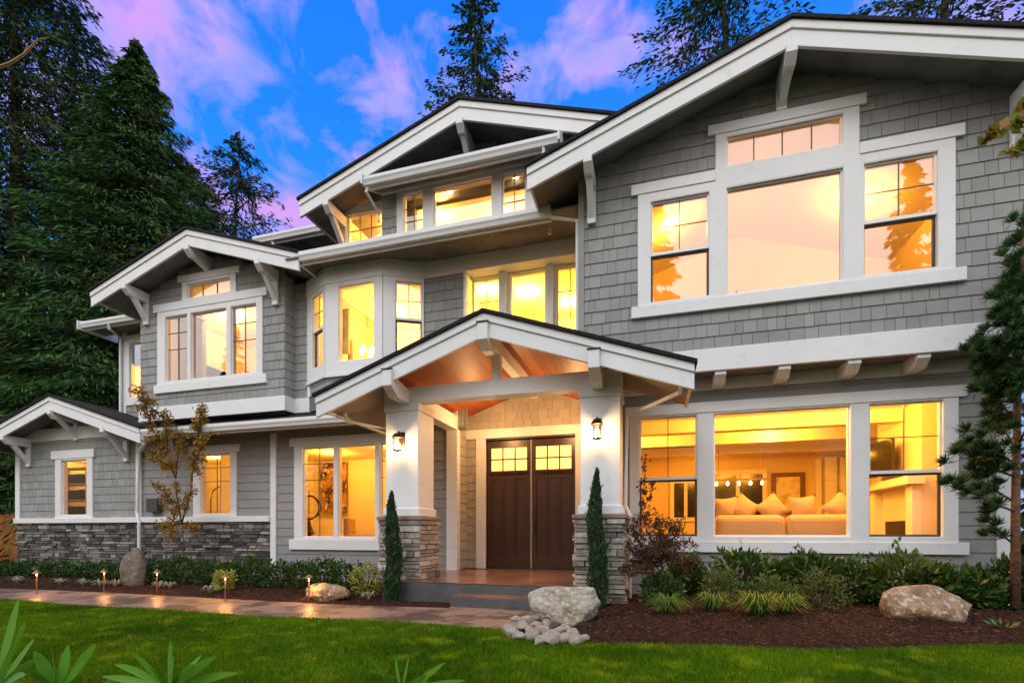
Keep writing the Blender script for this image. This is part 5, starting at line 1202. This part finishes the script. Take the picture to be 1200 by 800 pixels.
def cushion(u, z0, s, rz, lab):
    x = X(u, 8.72); me = MB(); n = 8; V = []; Fq = []
    for sgn in (-1, 1):
        for i in range(n+1):
            for j in range(n+1):
                a, c = i/n*2-1, j/n*2-1; th = (1-a*a)*(1-c*c); k = 1-.14*(1-abs(a*c)); V.append((a*s/2*(1-.16*(1-c*c)), sgn*.10*th**.6, c*s/2*(1-.16*(1-a*a))))
    N_ = (n+1)**2
    for g_ in (0, 1):
        for i in range(n):
            for j in range(n): o = g_*N_+i*(n+1)+j; Fq.append((o, o+1, o+n+2, o+n+1))
    me._a(V, Fq); o = me.build('cushion', M['pil'], None, smooth=True); o.location = (x, 8.74, z0); o.rotation_euler = (R(-8), R(45+rz), 0); tag(o, lab, 'cushion', 'square cushions along the sofas')
for i, (u, rz, l) in enumerate(((852, 40, 'at the left end of the left sofa'), (872, -8, 'second on the left sofa'), (905, 6, 'pointed, third on the left sofa'), (942, 40, 'flat topped, at the left end of the right sofa'), (985, 3, 'pointed, at the right end of the right sofa'))): cushion(u, 1.37, .42, rz, 'beige cushion '+l)
yb_ = 13.15
x = X(923, yb_); z = Z(923, 578, yb_)
r = thing('framed_picture', (x, yb_, z), 'brown framed picture on the far living room wall', 'picture')
m = MB(); m.extr(rect(-.36, .36, -.5, .5, -.05), (0, .045, 0), [rect(-.26, .26, -.40, .40, -.05)]); m.build('frame', M['brownw'], r); MB().box(-.26, .26, -.02, -.006, -.4, .4).build('print', mat('pale_print', (.7, .62, .4), var=(4, (.5, .4, .2), .5, .6)), r)
# dark night windows and casings at the back of the room
for u0_, u1_, v0_, v1_, lab in ((836, 893, 557, 606, 'dark back window behind the chandelier'), (790, 817, 566, 606, 'dark doorway seen through the left pane')):
    xa, xb_ = X(u0_, yb_), X(u1_, yb_); za, zb_ = Z(u0_, v1_, yb_), Z(u0_, v0_, yb_); w = MB().box(xa-.1, xb_+.1, yb_-.03, yb_+.02, za-.1, zb_+.12).build('back_window', M['iceil'], H, label=lab)
    MB().box(xa, xb_, yb_-.04, yb_-.031, za, zb_).build('dark_pane', M['npane'] if 'npane' in M else M.setdefault('npane', mat('night_pane', (.02, .015, .01), .15)), w).location = (0, 0, 0)
    MB().box((xa+xb_)/2-.04, (xa+xb_)/2+.04, yb_-.06, yb_-.041, za, zb_).build('mullion', M['iceil'], w).location = (0, 0, 0)
for u0_, u1_ in ((955, 962), (966, 980), (984, 990)):
    MB().box(X(u0_, yb_), X(u1_, yb_), yb_-.05, yb_+.02, .3, 2.75).build('wall_panel', M['iceil'], H)
for yy in (9.3, 10.7, 12.1): MB().box(xl+.1, xr-.1, yy, yy+.22, 2.78, 2.998).build('ceiling_beam', M['iceil'], H)
MB().box(xr-.62, xr-.3, 7.99, 8.06, .3, 2.99).build('curtain', mat('pale_curtain', (.75, .65, .45), .9), H)
# chandelier
ych = 11.2; xc = X(866, ych); zc = Z(866, 568, ych)
r = thing('chandelier', (xc, ych, zc), 'linear chandelier with a row of bulbs over the dining table', 'chandelier')
MB().box(-.55, .55, -.02, .02, .10, .13).build('bar', M['brownw'], r); 
for k in (-.4, .4): MB().tube([(k, 0, .13), (k, 0, 2.99-zc)], .006, 6).build('rod', M['brownw'], r)
for k in range(5): MB().lathe([(.008, .05), (.028, .02), (.026, -.02), (.008, -.035)], 12, (-.44+k*.22, 0, .03)).build('bulb', M['lamp'], r, smooth=True)
# fireplace and television on the right wall
fx = xr-.55
f_ = MB().box(fx, xr-.06, 8.75, 10.25, .3, 2.99).build('chimney_breast', M['iwall'], H)
MB().box(fx-.22, fx, 8.65, 10.35, 1.72, 1.84).build('mantel', M['iceil'], f_).location = (0, 0, 0)
MB().box(fx-.12, fx-.001, 8.75, 8.95, .3, 1.715).build('mantel_leg', M['iceil'], f_).location = (0, 0, 0)
MB().box(fx-.12, fx-.001, 10.05, 10.25, .3, 1.715).build('mantel_leg', M['iceil'], f_).location = (0, 0, 0)
MB().box(fx-.02, fx-.001, 9.1, 9.9, .5, 1.18).build('firebox', M['black'], f_).location = (0, 0, 0)
r = thing('television', (fx-.30, 9.65, 2.2), 'flat television tilted on a bracket above the fireplace', 'television', rz=R(12))
MB().box(-.03, .03, -.5, .5, -.29, .29).build('screen', M['tv'] if 'tv' in M else M.setdefault('tv', mat('black_screen', (.02, .02, .02), .12)), r, bevel=.008); MB().box(.03, .27, -.08, .08, -.1, .1).build('wall_bracket', M['black'], r)
# study
ya = 11.5
r = thing('painting', (X(391, ya), ya, Z(391, 571, ya)), 'abstract brown and black painting in the three part window', 'painting')
MB().box(-.42, .42, -.05, 0, -.68, .68).build('canvas', mat('abstract_canvas', (.30, .17, .07), .8, var=[(3.5, (.04, .02, .015), .46, .54), (7, (.65, .5, .3), .56, .62)]), r)
yg = 9.3; xg = X(362, yg); 
r = thing('armillary_sphere', (xg, yg, .30), 'dark iron armillary sphere on a stand in the three part window', 'sculpture')
MB().lathe([(.03, 0), (.03, .62), (.13, .66), (.09, .74), (.03, .92), (.015, 1.0)], 14).build('stand', M['black'], r)
cz_ = 1.25
def ringm(rad, tilt, rzz, mb, a0_=0, a1_=2*math.pi):
    Mx = Matrix.Rotation(rzz, 3, 'Z') @ Matrix.Rotation(tilt, 3, 'Y'); ps = [Mx @ Vector((rad*math.cos(a0_+(a1_-a0_)*i/28), 0, rad*math.sin(a0_+(a1_-a0_)*i/28)))+Vector((0, 0, cz_)) for i in range(29)]; mb.tube(ps, .014, 6)
for a in ((.27, .5, 0), (.25, 1.4, .6), (.26, .2, 1.3)): m = MB(); ringm(*a, m); m.build('ring', M['black'], r)
MB().tube([(0, 0, 1.0), (0, 0, 1.62)], .010, 6).build('rod', M['black'], r)
r = thing('armchair', (X(424, 10.1), 10.1, .30), 'tan armchair behind the three part window', 'armchair', rz=.4)
MB().box(-.35, .35, -.35, .35, .12, .45).build('seat', M['pil'], r, bevel=.04); MB().box(-.35, -.2, -.35, .35, .45, 1.05).build('backrest', M['pil'], r, bevel=.05)
for s in (-1, 1): MB().box(-.2, .35, s*.35-.1*(s > 0), s*.35+.1*(s < 0), .45, .65).build('armrest', M['pil'], r, bevel=.03)
MB().box(X(350, 11.3), X(400, 11.3), 11.2, 11.55, .3, 1.1).build('built_in_cabinet', M['iceil'], H)
# left rooms
r = thing('bookcase', (X(91, 9.3), 9.3, .30), 'white shelf unit with dark boxes in the single gable window', 'bookcase'); 
for k in range(6): MB().box(-.55, .55, -.18, .18, .25+k*.42, .28+k*.42).build('shelf', M['iceil'], r)
for s in (-1, 1): MB().box(s*.57-.02, s*.57+.02, -.18, .18, 0, 2.42).build('side_panel', M['iceil'], r)
for k in (2, 3, 4):
    o = MB().box(-.36, .36, -.15, .15, 0, .25).build('storage_box', M['black'], None, bevel=.01); o.location = (X(91, 9.3)+.05, 9.3, .30+.281+k*.42); tag(o, 'dark box on shelf '+{2: 'low', 3: 'middle', 4: 'high'}[k]+' in the gable window bookcase', 'box', 'dark boxes in the bookcase')
r = thing('arc_lamp', (X(247, 9.6), 9.6, .30), 'thin arching floor lamp in the small ground floor window', 'floor lamp')
MB().tube([(0, 0, 0), (0, 0, 1.5), (.08, 0, 1.72), (.25, 0, 1.82), (.45, 0, 1.76), (.52, 0, 1.62)], .016, 8).build('pole', M['brownw'], r); MB().lathe([(.1, -.1), (.05, .02), (.02, .05)], 14, (.52, 0, 1.58)).build('shade', M['brownw'], r); MB().lathe([(.14, 0), (.13, .02)], 18).build('base', M['brownw'], r)
MB().box(X(264, 10.9), X(272, 10.9), 10.85, 10.99, 1.3, 2.0).build('dark_pane', M['npane'], H)
# upper rooms
xk = X(204, 9.8)
r = thing('tall_shelf', (xk, 9.8, 3.5), 'dark tall shelf behind the left pane of the upper left window', 'shelf')
MB().box(-.16, .16, -.15, .15, 0, 1.75).build('case', M['brownw'], r); MB().box(-.18, .18, -.17, .17, 1.751, 1.80).build('top_board', M['brownw'], r)
yv = 9.3; r = thing('pendant_lamp', (X(430, yv), yv, 6.0), 'bright pendant lamp hanging inside the bay', 'pendant lamp')
zc = Z(428, 413, yv)-6.0
MB().tube([(0, 0, 0), (0, 0, zc+.1)], .008, 6).build('cord', M['black'], r); 
for k in range(4): a = k*1.57; MB().lathe([(.01, -.05), (.05, 0), (.045, .08), (.01, .12)], 12, (.13*math.cos(a), .13*math.sin(a), zc)).build('bulb', M['lamp'], r, smooth=True)
light('pendant_light', 'POINT', (0, 0, zc-.12), 25, (1, .6, .15), r, .08)
b = MB(); b.box(X(398, 9.8), X(412, 9.8), 9.75, 9.85, 3.2, 5.4); b.build('door_jamb', M['brownw'], H)
